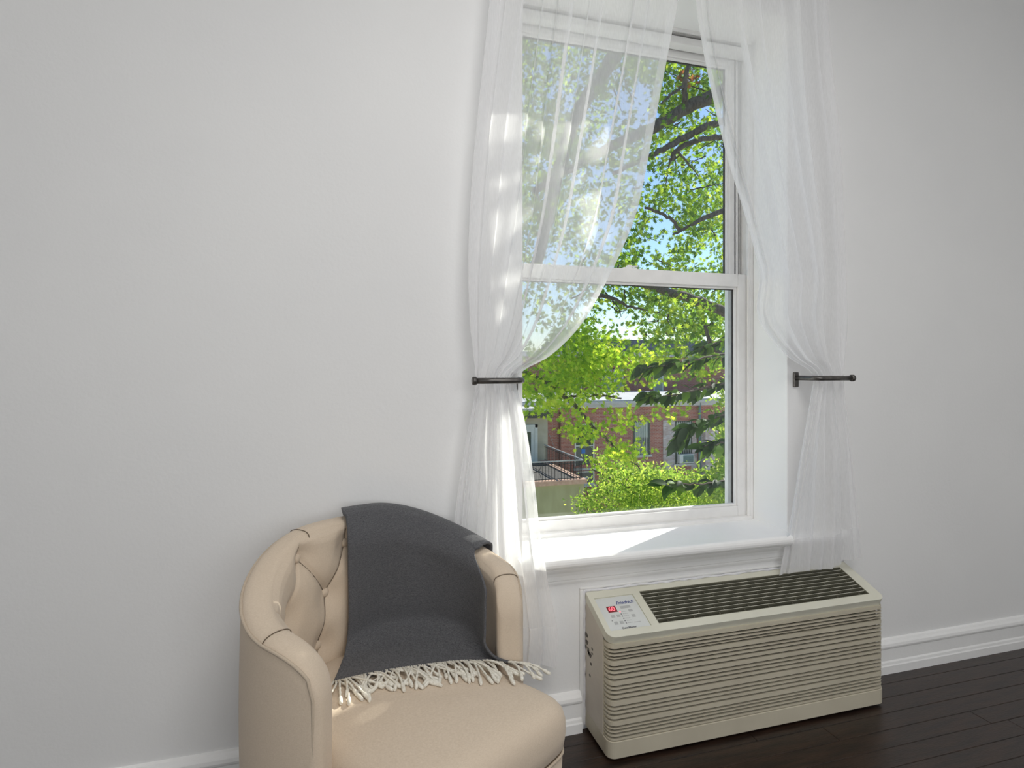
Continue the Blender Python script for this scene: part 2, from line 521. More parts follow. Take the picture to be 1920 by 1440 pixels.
# thin white boards added to brighten the window recess
struct(MB().box((OX1 - .004, W + .001, SILL), (OX1 + .0, SY - .02, HEAD)).build('added_lining_right', M['recess_white']))
struct(MB().box((OX0, W + .001, HEAD - .004), (OX1 - .004, SY - .02, HEAD)).build('added_lining_head', M['recess_white']))
struct(MB().box((OX0, W + .001, SILL), (OX0 + .003, SY - .02, HEAD - .004)).build('added_lining_left', M['recess_white']))

# apron moulding below the sill
APR = [(0, .565), (.006, .567), (.009, .575), (.009, .581), (.013, .584), (.014, .600), (.018, .612), (.026, .622), (.030, .629), (.030, .640), (0, .640)]
b = profile_run(MB(), APR, OX0 - .018, OX1 + .25, W)
struct(tag(b.build('trim_1', M['trim']), None))

# ------------------------------------------------------------------ the window
win = empty('window_1', (1.23, SY, SILL), kind='structure')
# stool (sill board)
b = MB()
nose = []
for k in range(9):
    a = math.pi / 2 - math.pi * k / 8
    nose.append((W - .047 - .021 * math.cos(a) * 0.9, SILL - .0215 + .0215 * math.sin(a)))
poly = [(SY + .03, SILL)] + nose + [(SY + .03, SILL - .043)]
b.hexa([(OX0 + .0, y, z) for y, z in poly], [(OX1, y, z) for y, z in poly])
pol2 = nose + [(W - .0002, SILL - .043), (W - .0002, SILL)]
b.hexa([(OX0 - .02, y, z) for y, z in pol2], [(OX0 + .0, y, z) for y, z in pol2])
b.hexa([(OX1, y, z) for y, z in pol2], [(OX1 + .26, y, z) for y, z in pol2])
b.build('window_sill', M['trim'], win)
# frame: jambs, head
FX0, FX1 = 0.578, 1.829
ZT = HEAD + .02
b = MB()
b.box((FX0 - .035, SY - .018, SILL - .03), (FX0 + .012, WO - .02, ZT)).box((FX1 - .016, SY - .018, SILL - .03), (FX1 + .03, WO - .02, ZT))
b.box((FX1 - .028, SY - .018, SILL), (FX1 - .016, SY - .004, ZT))
b.box((FX0 + .01, SY - .03, HEAD - .018), (FX1 - .014, SY + .0, HEAD + .02))
b.box((FX0 + .01, SY + .0, HEAD - .030), (FX1 - .014, WO - .02, HEAD + .02))
b.box((FX0, WO - .10, SILL - .03), (FX1, WO + .03, SILL + .012))
b.build('window_frame', M['vinyl'], win, bevel=.002)
b = MB()
for x0, x1, y0 in ((FX1 - .028, FX1 - .020, SY + .048), (FX1 - .052, FX1 - .046, SY + .05), (FX0 + .012, FX0 + .02, SY + .048)):
    b.box((x0, y0, SILL + .9), (x1, y0 + .01, ZT - .03))
b.box((FX1 - .052, SY + .055, SILL + .02), (FX1 - .016, SY + .10, ZT - .03))
b.build('jamb_track', M['track'], win, label='grey balance track beside the upper sash')
b = MB().box((FX0 + .012, SY - .022, HEAD - .0215), (FX1 - .016, SY + .0, HEAD - .0185))
b.build('head_groove', M['track'], win)
b = MB().box((FX0 + .012, SY - .012, HEAD - .060), (FX1 - .018, SY + .04, HEAD - .0275))
b.build('head_stop', M['vinyl'], win, bevel=.002)


def sash(name, y, x0, x1, z0, z1, stile, bottom, top, lip):
    b = MB()
    b.box((x0, y, z0), (x0 + stile, y + .045, z1)).box((x1 - stile, y, z0), (x1, y + .045, z1))
    b.box((x0 + stile, y, z0), (x1 - stile, y + .045, z0 + bottom)).box((x0 + stile, y, z1 - top), (x1 - stile, y + .045, z1))
    s = b.build(name, M['vinyl'], win, bevel=.003)
    g = MB()                                             # glazing bead
    a0, a1, c0, c1 = x0 + stile, x1 - stile, z0 + bottom, z1 - top
    g.box((a0, y + .010, c0), (a0 + lip, y + .03, c1)).box((a1 - lip, y + .010, c0), (a1, y + .03, c1))
    g.box((a0 + lip, y + .010, c0), (a1 - lip, y + .03, c0 + lip)).box((a0 + lip, y + .010, c1 - lip), (a1 - lip, y + .03, c1))
    g.build('glazing_bead', M['vinyl'], s, bevel=.002)
    k = MB()
    for (p0, p1) in (((a0, c0), (a0 + lip + .004, c1)), ((a1 - lip - .004, c0), (a1, c1)), ((a0, c1 - lip - .003), (a1, c1))):
        k.box((p0[0], y + .024, p0[1]), (p1[0], y + .034, p1[1]))
    k.build('gasket', M['gasket'], s)
    p = MB().box((a0 + .002, y + .026, c0 + .002), (a1 - .002, y + .030, c1 - .002))
    p.build('pane', M['glass'], s)
    return s


ZM = at(1250, 532, SY).z        # underside of meeting rail
ZMT = at(1250, 507, SY).z
low = sash('lower_sash', SY, FX0 + .013, FX1 - .017, SILL + .002, ZMT, .053, .058, ZMT - ZM, .010)
low['label'] = 'lower sash of the white window'
upp = sash('upper_sash', SY + .05, FX0 + .013, FX1 - .03, ZM, HEAD - .03, .050, ZMT - ZM, .055, .008)
upp['label'] = 'upper sash of the white window'
# a foot step under the lower sash
MB().box((FX0 + .012, SY - .030, SILL - .002), (FX1 - .017, SY - .001, SILL + .016)).build('sill_stop', M['vinyl'], win, bevel=.003)
bx_ = 1.822
b = MB().box((bx_, 2.388, SILL), (FX1 + .02, 2.465, ZT)).box((FX0 - .02, 2.388, SILL), (FX0 + .03, 2.46, ZT))
b.build('outer_track', M['bronze'], win, kind='stuff', label='dark bronze storm window track outside the sashes')
lc = at(1179, 503, SY + .02)
b = MB()
b.box((lc.x - .032, SY + .004, ZMT), (lc.x + .032, SY + .036, ZMT + .006)).box((lc.x - .010, SY + .008, ZMT + .006), (lc.x + .010, SY + .03, ZMT + .017))
b.tube([(lc.x + .0, SY + .02, ZMT + .012), (lc.x + .038, SY + .006, ZMT + .012)], .004, 8)
b.build('sash_lock', M['vinyl'], win, bevel=.002)

# ------------------------------------------------------------------ curtains
PL = W - .085                    # mean plane of the cloth
CL = [(-230, 938), (0, 918), (170, 900), (340, 885), (480, 878), (600, 880), (712, 891), (760, 886), (850, 870), (960, 855), (1100, 843), (1260, 836)]
CR = [(-230, 1286), (0, 1271), (60, 1261), (170, 1240), (300, 1214), (400, 1192), (470, 1165), (540, 1131), (600, 1096), (640, 1062), (672, 1024), (692, 985), (712, 968), (745, 973), (800, 985), (900, 1001), (1000, 1013), (1100, 1030), (1190, 1046), (1228, 1044), (1260, 1040)]


def wx(u, v):
    p = at(u, v, PL)
    return p.x, p.z


def gather(v):
    """0 far from the holdback, 1 at it"""
    return math.exp(-((v - 712) / 120.0) ** 2)


def cloth(name, parent, edge_l, edge_r, rows, cols, seed, folds, s0=0.0, s1=1.0, off=0.0, hem_v=1252, matn='sheer', v0=-225, v1=None, wrow=None):
    r = random.Random(seed)
    ph = [r.uniform(0, 6.28) for _ in range(8)]
    fd = [(c + r.uniform(-.012, .012), wd * r.uniform(.85, 1.2), r.choice((-1, 1)), r.uniform(-.03, .03)) for c, wd in folds]
    vs, fs = [], []
    v1 = v1 or hem_v
    S = s0 + (s1 - s0) * np.arange(cols) / (cols - 1)
    for i in range(rows):
        v = v0 + (v1 - v0) * i / (rows - 1)
        xl, zl = edge_l(v); xr, zr = edge_r(v)
        g = gather(v)
        low = min(1.0, max(0.0, (v - 760) / 480))
        up = min(1.0, max(0.0, (700 - v) / 700))
        wid = xr - xl
        e = np.minimum(1.0, 5 * np.minimum(S, 1 - S) + .1)
        X = S.copy()
        Y = .016 * (1 - .6 * low) * np.cos(2 * math.pi * (2.6 * S + .10 * math.sin(v * .003 + ph[2])) + ph[0]) * e
        Y = Y + .005 * np.sin(v * .013 + 9 * S + ph[1])
        for c, wd, sg, dr in fd:                       # Z-folds: three layers of cloth over a narrow strip
            wv = 1.5 * wd * (.55 + .75 * abs(math.sin(v * .0022 + c * 11 + ph[3])) + .3 * g) * (1 - .35 * low)
            cc = c + dr * up
            d = (S - cc) / wv
            X = X - 1.75 * wv * d * np.exp(-d * d)
            Y = Y + sg * .016 * (1 - .3 * low) * np.tanh(d) * np.exp(-d * d / 5)
        Y = Y + .042 * low * np.clip(1 - 2.2 * S, 0, 1)
        Y = Y + g * .007 * np.cos(2 * math.pi * 9 * S + ph[4])
        for j in range(cols):
            x = xl + wid * X[j]
            z = zl + (zr - zl) * S[j]
            y = PL + Y[j] * (1 - .35 * g) + off
            if v > 1000:
                z -= .010 * low * math.sin(S[j] * 9 + ph[5])
            vs.append((x, min(y, W - .008), z))
    for i in range(rows - 1):
        for j in range(cols - 1):
            a = i * cols + j
            fs.append((a, a + 1, a + cols + 1, a + cols))
    mb = MB(); mb.add(vs, fs, True)
    o = mb.build(name, M[matn], parent)
    return o


def left_l(v): return wx(interp_curve(CL, v), v)
def left_r(v): return wx(interp_curve(CR, v), v)


XC = (OX0 + OX1) / 2 + .004
CR2 = [(-230, 1291), (0, 1305), (60, 1316), (150, 1335), (280, 1365), (400, 1400), (470, 1419), (540, 1441)]


def right_r(v):
    x, z = left_l(v)
    return 2 * XC - x, z


def right_l(v):
    xm, z = left_r(v)
    xm = 2 * XC - xm
    x, z2 = wx(interp_curve(CR2, v), v)
    t = min(1, max(0, (v - 480) / 130))
    t = t * t * (3 - 2 * t)
    return x * (1 - t) + xm * t, z


def curtain(label, el, er, seed, folds, hv=1252):
    root = empty('sheer_curtain', (el(700)[0], PL, 0), label, 'curtain')
    cloth('curtain_panel', root, el, er, 300, 260, seed, folds, hem_v=hv)
    cloth('bottom_hem', root, el, er, 14, 260, seed, folds, off=-.0022, v0=hv - 72, v1=hv, matn='hem')
    cloth('side_hem', root, el, er, 200, 8, seed, folds, 0.0, .045, off=-.0022, matn='hem', hem_v=hv)
    cloth('side_hem', root, el, er, 200, 8, seed, folds, .955, 1.0, off=-.0022, matn='hem', hem_v=hv)
    return root


curtain('sheer white curtain swept left into the metal holdback beside the armchair', left_l, left_r, 11, [(.075, .012), (.165, .016), (.265, .018), (.345, .020), (.425, .022), (.50, .014), (.575, .018), (.735, .026), (.86, .016)])
curtain('sheer white curtain swept off to the right side of the window', right_l, right_r, 23, [(.09, .014), (.30, .028), (.46, .020), (.60, .022), (.74, .018), (.88, .016)], 1138)


def holdback(x0, x1, zt, label):
    """x0: plate on the wall by the opening, x1: free end"""
    s = 1 if x1 > x0 else -1
    root = empty('curtain_holdback', (x0, W, zt), label, 'holdback')
    b = MB().box((x0 - .013, W - .009, zt - .040), (x0 + .013, W, zt + .024))
    b.build('mounting_plate', M['pewter'], root, bevel=.003)
    r = .0105
    ya = W - .125
    pts = [(x0, W - .008, zt), (x0, W - .04, zt), (x0, ya + .03, zt)]
    for k in range(1, 7):
        a = math.pi / 2 * k / 6
        pts.append((x0 + s * .03 * (1 - math.cos(a)), ya + .03 - .03 * math.sin(a), zt))
    pts += [(x0 + (x1 - x0) * .6, ya, zt), (x1, ya, zt)]
    MB().tube(pts, r, 16).build('arm', M['pewter'], root)
    cap = MB()
    cap.tube([(x1 - s * .002, ya, zt), (x1 + s * .001, ya, zt), (x1 + s * .012, ya, zt), (x1 + s * .015, ya, zt)], [.011, .0145, .0145, .011], 18)
    cap.build('end_cap', M['pewter'], root)
    return root


hp = at(966, 712, W)
he = at(893, 713, W - .125)
ha = at(963, 711, W - .125)
holdback(hp.x - .004, he.x, hp.z, 'dark pewter curtain holdback left of the window gathering the sheer curtain')
holdback(2 * XC - hp.x + .004, 2 * XC - he.x, hp.z, 'dark pewter curtain holdback on the right of the window')
rz = wx(1100, -225)[1] + .012
rod = empty('curtain_rod', (XC, PL, rz), 'dark metal curtain rod above the window', 'curtain rod')
MB().tube([(.25, PL, rz), (2.25, PL, rz)], .0125, 14).build('rod', M['rod'], rod)
for x in (.25, 2.25):
    s = 1 if x > 1 else -1
    MB().tube([(x, PL, rz), (x + s * .01, PL, rz), (x + s * .03, PL, rz), (x + s * .05, PL, rz)], [.013, .022, .024, .008], 14).build('finial', M['rod'], rod)
    MB().tube([(x - s * .05, PL, rz), (x - s * .05, W - .004, rz)], .008, 10).box((x - s * .05 - .015, W - .006, rz - .03), (x - s * .05 + .015, W, rz + .03)).build('bracket', M['rod'], rod)

# ------------------------------------------------------------------ armchair
PHI = math.radians(29)
CO = Vector((.215, 1.510, 0))
AW, TK, YC_, BD = .36, .076, .18, .305
ZB, ZA, RF = .915, .775, .13
_c, _s = math.cos(PHI), math.sin(PHI)


def wl(x, y, z):
    return Vector((CO.x + x * _c - y * _s, CO.y + x * _s + y * _c, z))


_b0 = math.acos(-YC_ / BD)
_P = np.array([(AW * math.sin(t), YC_ + BD * math.cos(t)) for t in np.linspace(-_b0, _b0, 481)])
_L = np.r_[0, np.cumsum(np.linalg.norm(np.diff(_P, axis=0), axis=1))]
LT = _L[-1]


def path_at(l):
    lc_ = min(max(l, 0.0), LT)
    e = 2e-3
    a, c = min(max(lc_ - e, 0), LT), min(max(lc_ + e, 0), LT)
    t = np.array([np.interp(c, _L, _P[:, 0]) - np.interp(a, _L, _P[:, 0]), np.interp(c, _L, _P[:, 1]) - np.interp(a, _L, _P[:, 1])])
    t /= np.linalg.norm(t)
    p = np.array([np.interp(lc_, _L, _P[:, 0]), np.interp(lc_, _L, _P[:, 1])]) + t * (l - lc_)
    return p, np.array([-t[1], t[0]])


def top_h(l):
    e = min(l, LT - l)
    t = e / (LT / 2)
    q = min(1, max(0, (t - .12) / .75)); q = q * q * (3 - 2 * q)
    z = ZA + (ZB - ZA) * q
    if e < RF:
        z += -RF + math.sqrt(max(0, RF * RF - (RF - e) ** 2))
    return z


# buttons: rows of (arc length, height)
DX = .195
BTN = []
for k in range(-2, 6):
    BTN += [(.530 + DX * k, .832, 0), (.455 + DX * k, .693, 1), (.620 + DX * k, .540, 2)]
BTN = [q for q in BTN if .20 < q[0] < LT - .20 and q[1] < top_h(q[0]) - .05]
SEG = []
for a in BTN:
    for c in BTN:
        if c[2] == a[2] + 1 and abs(c[0] - a[0]) < .15:
            SEG.append((a[:2], c[:2]))
    if not any(c[2] == a[2] - 1 and abs(c[0] - a[0]) < .15 for c in BTN):
        SEG.append((a[:2], (a[0] - .012, top_h(a[0]) + .05)))
    if a[2] == 2:
        SEG.append((a[:2], (a[0] - .012, .42)))
SEGA = np.array([s[0] for s in SEG]); SEGB = np.array([s[1] for s in SEG]); BT = np.array([q[:2] for q in BTN])
SEGS = SEGB - SEGA


def tuft(l, z):
    """how far the padded inner face stands out at (arc length, height)"""
    p = np.array((l, z))
    d = np.min(np.linalg.norm(BT - p, axis=1))
    t = np.clip(((p - SEGA) * SEGS).sum(1) / (SEGS ** 2).sum(1), 0, 1)
    ds = np.min(np.linalg.norm(SEGA + SEGS * t[:, None] - p, axis=1))
    edge = min(1, max(0, (min(l, LT - l) - .05) / .12)) * min(1, max(0, (top_h(l) - z - .0) / .05))
    bulge = .030 * (1 - math.exp(-(d / .046) ** 2)) * (0.66 + .38 * min(1, ds / .05) ** .6)
    groove = .007 * math.exp(-(ds / .007) ** 2)
    return (bulge - groove - .012) * edge


chair = empty('tub_armchair', (CO.x + .0, CO.y + .1, 0), 'oatmeal linen tufted tub armchair with a dark throw over its back', 'armchair')
nl = 560
es = []
for i in range(nl):                              # denser stations at the rounded arm ends
    f = i / (nl - 1)
    es.append(LT * (f - .085 * math.sin(2 * math.pi * f) / (1) * 1.0))
rings = []
Z0 = .235
for l in es:
    p, nrm = path_at(l)
    e = min(l, LT - l)
    h = top_h(l)
    half = TK / 2
    rr = .022
    if e < rr:
        half = TK / 2 - rr + math.sqrt(max(0, rr * rr - (rr - e) ** 2))
    ring = []
    rt_ = min(.03, half)
    N1 = 104
    for k in range(N1):                          # inner face upwards
        z = Z0 + (h - rt_ - Z0) * k / (N1 - 1)
        o = half + (tuft(l, z) if z > .45 else 0)
        q = p - nrm * o
        ring.append(wl(q[0], q[1], z))
    for k in range(1, 12):                       # soft top
        a = math.pi * k / 12
        q = p - nrm * (half - rt_ + rt_ * math.cos(a)) if a < math.pi / 2 else p + nrm * (half - rt_ - rt_ * math.cos(a))
        ring.append(wl(q[0], q[1], h - rt_ + rt_ * math.sin(a) * .75))
    for k in range(16):
        z = h - rt_ - (h - rt_ - Z0) * k / 15
        q = p + nrm * (half + .006 * math.sin(math.pi * (z - Z0) / (h - Z0)))
        ring.append(wl(q[0], q[1], z))
    rings.append(ring)
shell = MB().loft(rings, True, True, True).build('back_and_arms', M['linen'], chair)


def outer_pt(l, o, dz):
    p, nrm = path_at(l)
    q = p + nrm * o
    return wl(q[0], q[1], top_h(l) + dz)


# welt round the outer edge of the shell: up one arm front, along the top, down the other
pts = []
for z in np.linspace(.24, top_h(.004) - .02, 10):
    q, nrm = path_at(.018); q = q + nrm * (TK / 2 + .001)
    pts.append(wl(q[0], q[1], z))
for f in np.linspace(.02, .98, 140):
    l = f * LT
    pts.append(outer_pt(l, TK / 2 + .001, -.024))
for z in np.linspace(top_h(.004) - .02, .24, 10):
    q, nrm = path_at(LT - .018); q = q + nrm * (TK / 2 + .001)
    pts.append(wl(q[0], q[1], z))
MB().tube(pts, .0042, 8).build('piping', M['linen_dark'], chair, label='slightly darker welt along the outer edge of the arms and back')
# seams across the padded edge band
for f in (.10, .955, .395):
    l = f * LT
    p, nrm = path_at(l)
    pts = []
    for k in range(13):
        a = math.pi * k / 12
        o = -(TK / 2 + .0006) * math.cos(a)
        q = p + nrm * o
        pts.append(wl(q[0], q[1], top_h(l) - .03 + .030 * math.sin(a) ** .6 * .78 + .0006))
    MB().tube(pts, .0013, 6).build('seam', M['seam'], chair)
for q in BTN:
    p, nrm = path_at(q[0])
    o = TK / 2 + tuft(q[0], q[1])
    c0 = p - nrm * o
    ax = np.array((-nrm[0], -nrm[1]))
    b = MB()
    rg = []
    for hgt, r in ((-.006, .013), (.002, .0148), (.007, .013), (.0105, .008), (.0115, .001)):
        ring = []
        for k in range(16):
            a = 2 * math.pi * k / 16
            tx, tz = math.cos(a) * r, math.sin(a) * r
            c = c0 + ax * hgt + np.array((nrm[1], -nrm[0])) * tx
            ring.append(wl(c[0], c[1], q[1] + tz))
        rg.append(ring)
    b.loft(rg).build('button', M['linen'], chair)
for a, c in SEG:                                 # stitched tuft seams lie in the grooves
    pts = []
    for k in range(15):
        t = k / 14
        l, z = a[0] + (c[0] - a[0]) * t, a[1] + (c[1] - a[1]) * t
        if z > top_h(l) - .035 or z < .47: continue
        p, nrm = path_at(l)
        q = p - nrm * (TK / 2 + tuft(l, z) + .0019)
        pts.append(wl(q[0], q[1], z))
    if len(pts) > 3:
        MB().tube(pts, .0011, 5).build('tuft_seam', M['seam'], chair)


def seat_outline(grow, n=96):
    """plan of the seat: wide rounded front, tucked between the arms behind"""
    out = []
    pts = [(-.270, -.05), (-.280, -.16), (-.268, -.222), (-.20, -.246), (0, -.252), (.20, -.246), (.268, -.222), (.280, -.16), (.270, -.05),
           (.275, .05), (.31, .16), (.27, .30), (.16, .41), (0, .445), (-.16, .41), (-.27, .30), (-.31, .16), (-.275, .05)]
    P = spline(pts + [pts[0]], n + 1)[:-1]
    cx, cy = 0, .06
    for x, y in P:
        d = math.hypot(x - cx, y - cy)
        k = (d + grow) / d
        out.append((cx + (x - cx) * k, cy + (y - cy) * k))
    return out


def crown(x, y):
    return .016 * max(0, 1 - (x / .30) ** 2) * max(0, 1 - ((y - .05) / .34) ** 2) ** .6


rings = []
for z, g in ((.372, -.02), (.374, -.006), (.384, .004), (.42, .010), (.452, .009), (.474, .002), (.488, -.012), (.496, -.030), (.500, -.06), (.502, -.10), (.503, -.16), (.504, -.215)):
    pl = seat_outline(g)
    rings.append([wl(x, y, z + (crown(x, y) if z > .47 else 0)) for x, y in pl])
MB().loft(rings).build('seat', M['linen'], chair)
rings = []
for z, g in ((.200, -.03), (.205, -.018), (.24, -.004), (.36, .001), (.371, -.004)):
    rings.append([wl(x, y, z) for x, y in seat_outline(g)])
MB().loft(rings).build('seat_rail', M['linen'], chair)
pl = seat_outline(.0015)
MB().tube([wl(x, y, .371) for x, y in pl] + [wl(pl[0][0], pl[0][1], .371)], .0042, 8, False).build('piping', M['linen_dark'], chair, label='slightly darker welt under the seat cushion')
for lx, ly, sx, sy in ((.228, -.195, 1, -1), (-.228, -.195, -1, -1), (.22, .30, 1, 1), (-.22, .30, -1, 1)):
    t, bt = .026, .016
    dx, dy = (0, 0) if ly < 0 else (sx * .02, .04)
    lo = [wl(lx + dx + a * bt, ly + dy + c * bt, 0) for a, c in ((-1, -1), (1, -1), (1, 1), (-1, 1))]
    hi = [wl(lx + a * t, ly + c * t, .21) for a, c in ((-1, -1), (1, -1), (1, 1), (-1, 1))]
    MB().hexa(lo, hi).build('leg', M['oak_wood'], chair, bevel=.003, label='pale oak tapered leg')

# ------------------------------------------------------------------ throw blanket
throw = empty('throw_blanket', (CO.x, CO.y + .3, .5), 'charcoal grey woven throw with cream fringe draped over the armchair back', 'blanket')
EDGE = [(0, -.144, .255), (.23, -.046, .212), (.52, .087, .140), (.82, .225, .058), (1, .318, -.034)]


def edge_pt(c):
    return np.array((interp_curve([(a, x) for a, x, y in EDGE], c), interp_curve([(a, y) for a, x, y in EDGE], c)))


def seat_z(x, y):
    return .5035 + crown(x, y)


def throw_col(c, n):
    fr = lambda pts, z: interp_curve(pts, z)
    R = [(.50, 1.008), (.60, .995), (.70, .970), (.76, .940), (.82, .900), (.95, .862)]
    pts = []

    def shell_pt(z, off):
        fl_ = .485 if z > .6 else .485 - (.6 - z) * .10
        l = (fl_ + (interp_curve(R, z) - fl_) * c) * LT
        p, nrm = path_at(l)
        q = p + nrm * off
        return q, l
    lt = (.496 + (.862 - .496) * c) * LT
    lb = (.530 + (.845 - .530) * c) * LT
    ht = top_h(lt)
    for z in (.50, .66, .78, top_h(lb) - .05):          # hanging behind
        p, nrm = path_at(lb)
        q = p + nrm * (TK / 2 + .018)
        pts.append((q[0], q[1], z))
    for k in (1, 2, 3, 4, 5):                     # over the top
        a = math.pi * k / 6
        p, nrm = path_at(lb + (lt - lb) * min(1, k / 4))
        q = p + nrm * (TK / 2 + .020) * math.cos(a)
        pts.append((q[0], q[1], ht - .030 + (.048) * math.sin(a) ** .8))
    zt_ = ht - .065
    for f_, off in ((0, .046), (.25, .047), (.52, .047), (.78, .047), (1.0, .047)):
        z = zt_ + (.565 - zt_) * f_
        off *= 1 - .28 * c * c
        q, l = shell_pt(z, -(TK / 2 + off))
        pts.append((q[0], q[1], z))
    e = edge_pt(c)
    q0 = np.array(pts[-1][:2])
    d = np.linalg.norm(e - q0)
    for t, zz in ((.16, .538), (.36, .523), (.7, .512), (1.0, .508)):
        q = q0 + (e - q0) * t
        z = max(zz, seat_z(q[0], q[1]) + .006)
        pts.append((q[0], q[1], z))
    return spline(pts, n)


nc, nr = 90, 130
cols = [throw_col(i / (nc - 1), nr) for i in range(nc)]
vs, fs = [], []
for i in range(nc):
    for j in range(nr):
        x, y, z = cols[i][j]
        c = i / (nc - 1)
        t = j / (nr - 1)
        wv = .004 * math.sin(c * 9 + t * 5) * math.sin(t * 7 + 1) + .003 * math.sin(c * 23 + t * 9)
        # soft sag folds spreading towards the lower right
        wv += .006 * math.exp(-((c - .80 - .18 * (t - .7)) / .05) ** 2) * min(1, max(0, (t - .5) * 4))
        y2 = y - wv * min(1, max(0, (t - .45) * 8))
        z2 = z + (wv * .35 if t > .85 else 0)
        vs.append(wl(x, y2, z2))
for i in range(nc - 1):
    for j in range(nr - 1):
        a = i * nr + j
        fs.append((a, a + 1, a + nr + 1, a + nr))
mb = MB(); mb.add(vs, fs, True)
to = mb.build('cloth', M['throw'], throw)
md = to.modifiers.new('solid', 'SOLIDIFY'); md.thickness = .007; md.offset = 0
rt = random.Random(5)
NT = 84
for i in range(NT):
    c = (i + .5) / NT
    x, y, z = cols[min(nc - 1, int(c * (nc - 1)))][-1]
    x = interp_curve([(k / (nc - 1), cols[k][-1][0]) for k in (0, nc // 4, nc // 2, 3 * nc // 4, nc - 1)], c)
    y = interp_curve([(k / (nc - 1), cols[k][-1][1]) for k in (0, nc // 4, nc // 2, 3 * nc // 4, nc - 1)], c)
    ang = -math.pi / 2 - .28 + rt.gauss(0, .30) + (.75 * max(0, c - .75) * 4 * .6)
    ln = rt.uniform(.085, .135)
    bend = rt.gauss(0, .5)
    pts, rad = [], []
    lift = rt.uniform(0, .012)
    px, py = x, y + .006
    for k in range(17):
        t = k / 16
        a = ang + bend * t
        pz = seat_z(px, py) + .005 + lift * math.sin(math.pi * min(1, t * 1.1)) + .003 * (1 - t)
        pts.append(wl(px, py, pz))
        r = .0030 + .0009 * math.sin(t * 42)
        if .78 < t < .90: r = .0056
        if t >= .90: r = .0046 + .0024 * (t - .9) * 10
        if k == 16: r = .0036
        rad.append(r)
        px += math.cos(a) * ln / 16; py += math.sin(a) * ln / 16
    MB().tube(pts, rad, 7).build('tassel', M['tassel'], throw)

# ------------------------------------------------------------------ air conditioner under the window
ac = empty('wall_air_conditioner', (AX0 + .6, W, 0), 'almond through-wall air conditioner below the window sill with red digital display', 'air conditioner')
YF = W - .210
ZBK, ZFR = .526, .442
AZ0 = .008


def upath(inset, r=.030, n=7, y_back=W - .002):
    """plan path along left side, front, right side, inset from the outer skin"""
    x0, x1, yf = AX0 + inset, AX1 - inset, YF + inset
    rr = max(.002, r - inset)
    pts = [(x0, y_back)]
    for k in range(n):
        a = math.pi + math.pi / 2 * k / (n - 1)
        pts.append((x0 + rr + rr * math.cos(a), yf + rr + rr * math.sin(a)))
    for k in range(n):
        a = 1.5 * math.pi + math.pi / 2 * k / (n - 1)
        pts.append((x1 - rr + rr * math.cos(a), yf + rr + rr * math.sin(a)))
    pts.append((x1, y_back))
    return pts


def band(b, z0, z1, out0, out1, y_back=W - .002):
    """solid strip wrapped round sides and front between insets out0 (outer) and out1 (inner)"""
    po, pi = upath(out0, y_back=y_back), upath(out1, y_back=y_back)
    rings = [[(o[0], o[1], z0), (o[0], o[1], z1), (i[0], i[1], z1), (i[0], i[1], z0)] for o, i in zip(po, pi)]
    return b.loft(rings, True, True, False)


YS = YF + .052                                   # louvres end here on the sides
b = MB()
band(b, AZ0 + .004, .072, 0, .018)               # base band
b.build('base_band', M['ac'], ac, bevel=.002)
for x0, x1 in ((AX0, AX0 + .018), (AX1 - .018, AX1)):
    q = [(W - .002, .072), (W - .002, ZBK - .030), (YS, ZFR + (ZBK - ZFR) * (YS - YF) / (W - YF) - .030), (YS, .072)]
    MB().hexa([(x0, y, z) for y, z in q], [(x1, y, z) for y, z in q]).build('side_cheek', M['ac_side'], ac, bevel=.0015)
b = MB().box((AX0 + .02, YF + .030, AZ0 + .02), (AX1 - .02, W - .003, ZFR - .060))
b.build('inner_body', M['ac_dark'], ac)
grille = MB()
zmid = ZFR - .030
band(grille, .402, .414, .004, .018, YS)
grille.box((AX0 + .002, YS - .003, .072), (AX0 + .016, YS, .414)).box((AX1 - .016, YS - .003, .072), (AX1 - .002, YS, .414))
gr = grille.build('front_grille', M['ac'], ac)
# louvres: five groups of four slits between wider bars
SL = [(.394, .381, .368, .358), (.334, .321, .306, .287), (.264, .250, .235, .218), (.192, .178, .163, .146), (.122, .110, .098, .084)]
gap = .0066
edges = [.4025]
for g_ in SL:
    for zc in g_:
        edges += [zc + gap / 2, zc - gap / 2]
edges.append(.0735)
for k in range(0, len(edges) - 1, 2):
    z1, z0 = edges[k], edges[k + 1]
    if z1 - z0 < .001: continue
    mb = MB()
    po, pi = upath(.003, y_back=YS - .003), upath(.013, y_back=YS - .003)
    rings = [[(o[0], o[1], z0 + .0012), (o[0], o[1], z1 - .0012), (i[0], i[1], z1), (i[0], i[1], z0)] for o, i in zip(po, pi)]
    mb.loft(rings, True, True, False)
    mb.build('louver', M['ac'], gr, label='wide bar between the slits' if z1 - z0 > .015 else None)

# sloped top plate, in (along x, down the slope) coordinates
E2 = Vector((0, YF - W, ZFR - ZBK)); SLN = E2.length; E2.normalize()
EN = Vector((1, 0, 0)).cross(E2); EN = EN if EN.z > 0 else -EN
BO = Vector((0, W - .001, ZBK))


def sp(x, t, d=0.0):
    return BO + Vector((x, 0, 0)) + E2 * t + EN * d


def spoly(b, pts, d0, d1):
    return b.hexa([sp(x, t, d0) for x, t in pts], [sp(x, t, d1) for x, t in pts])


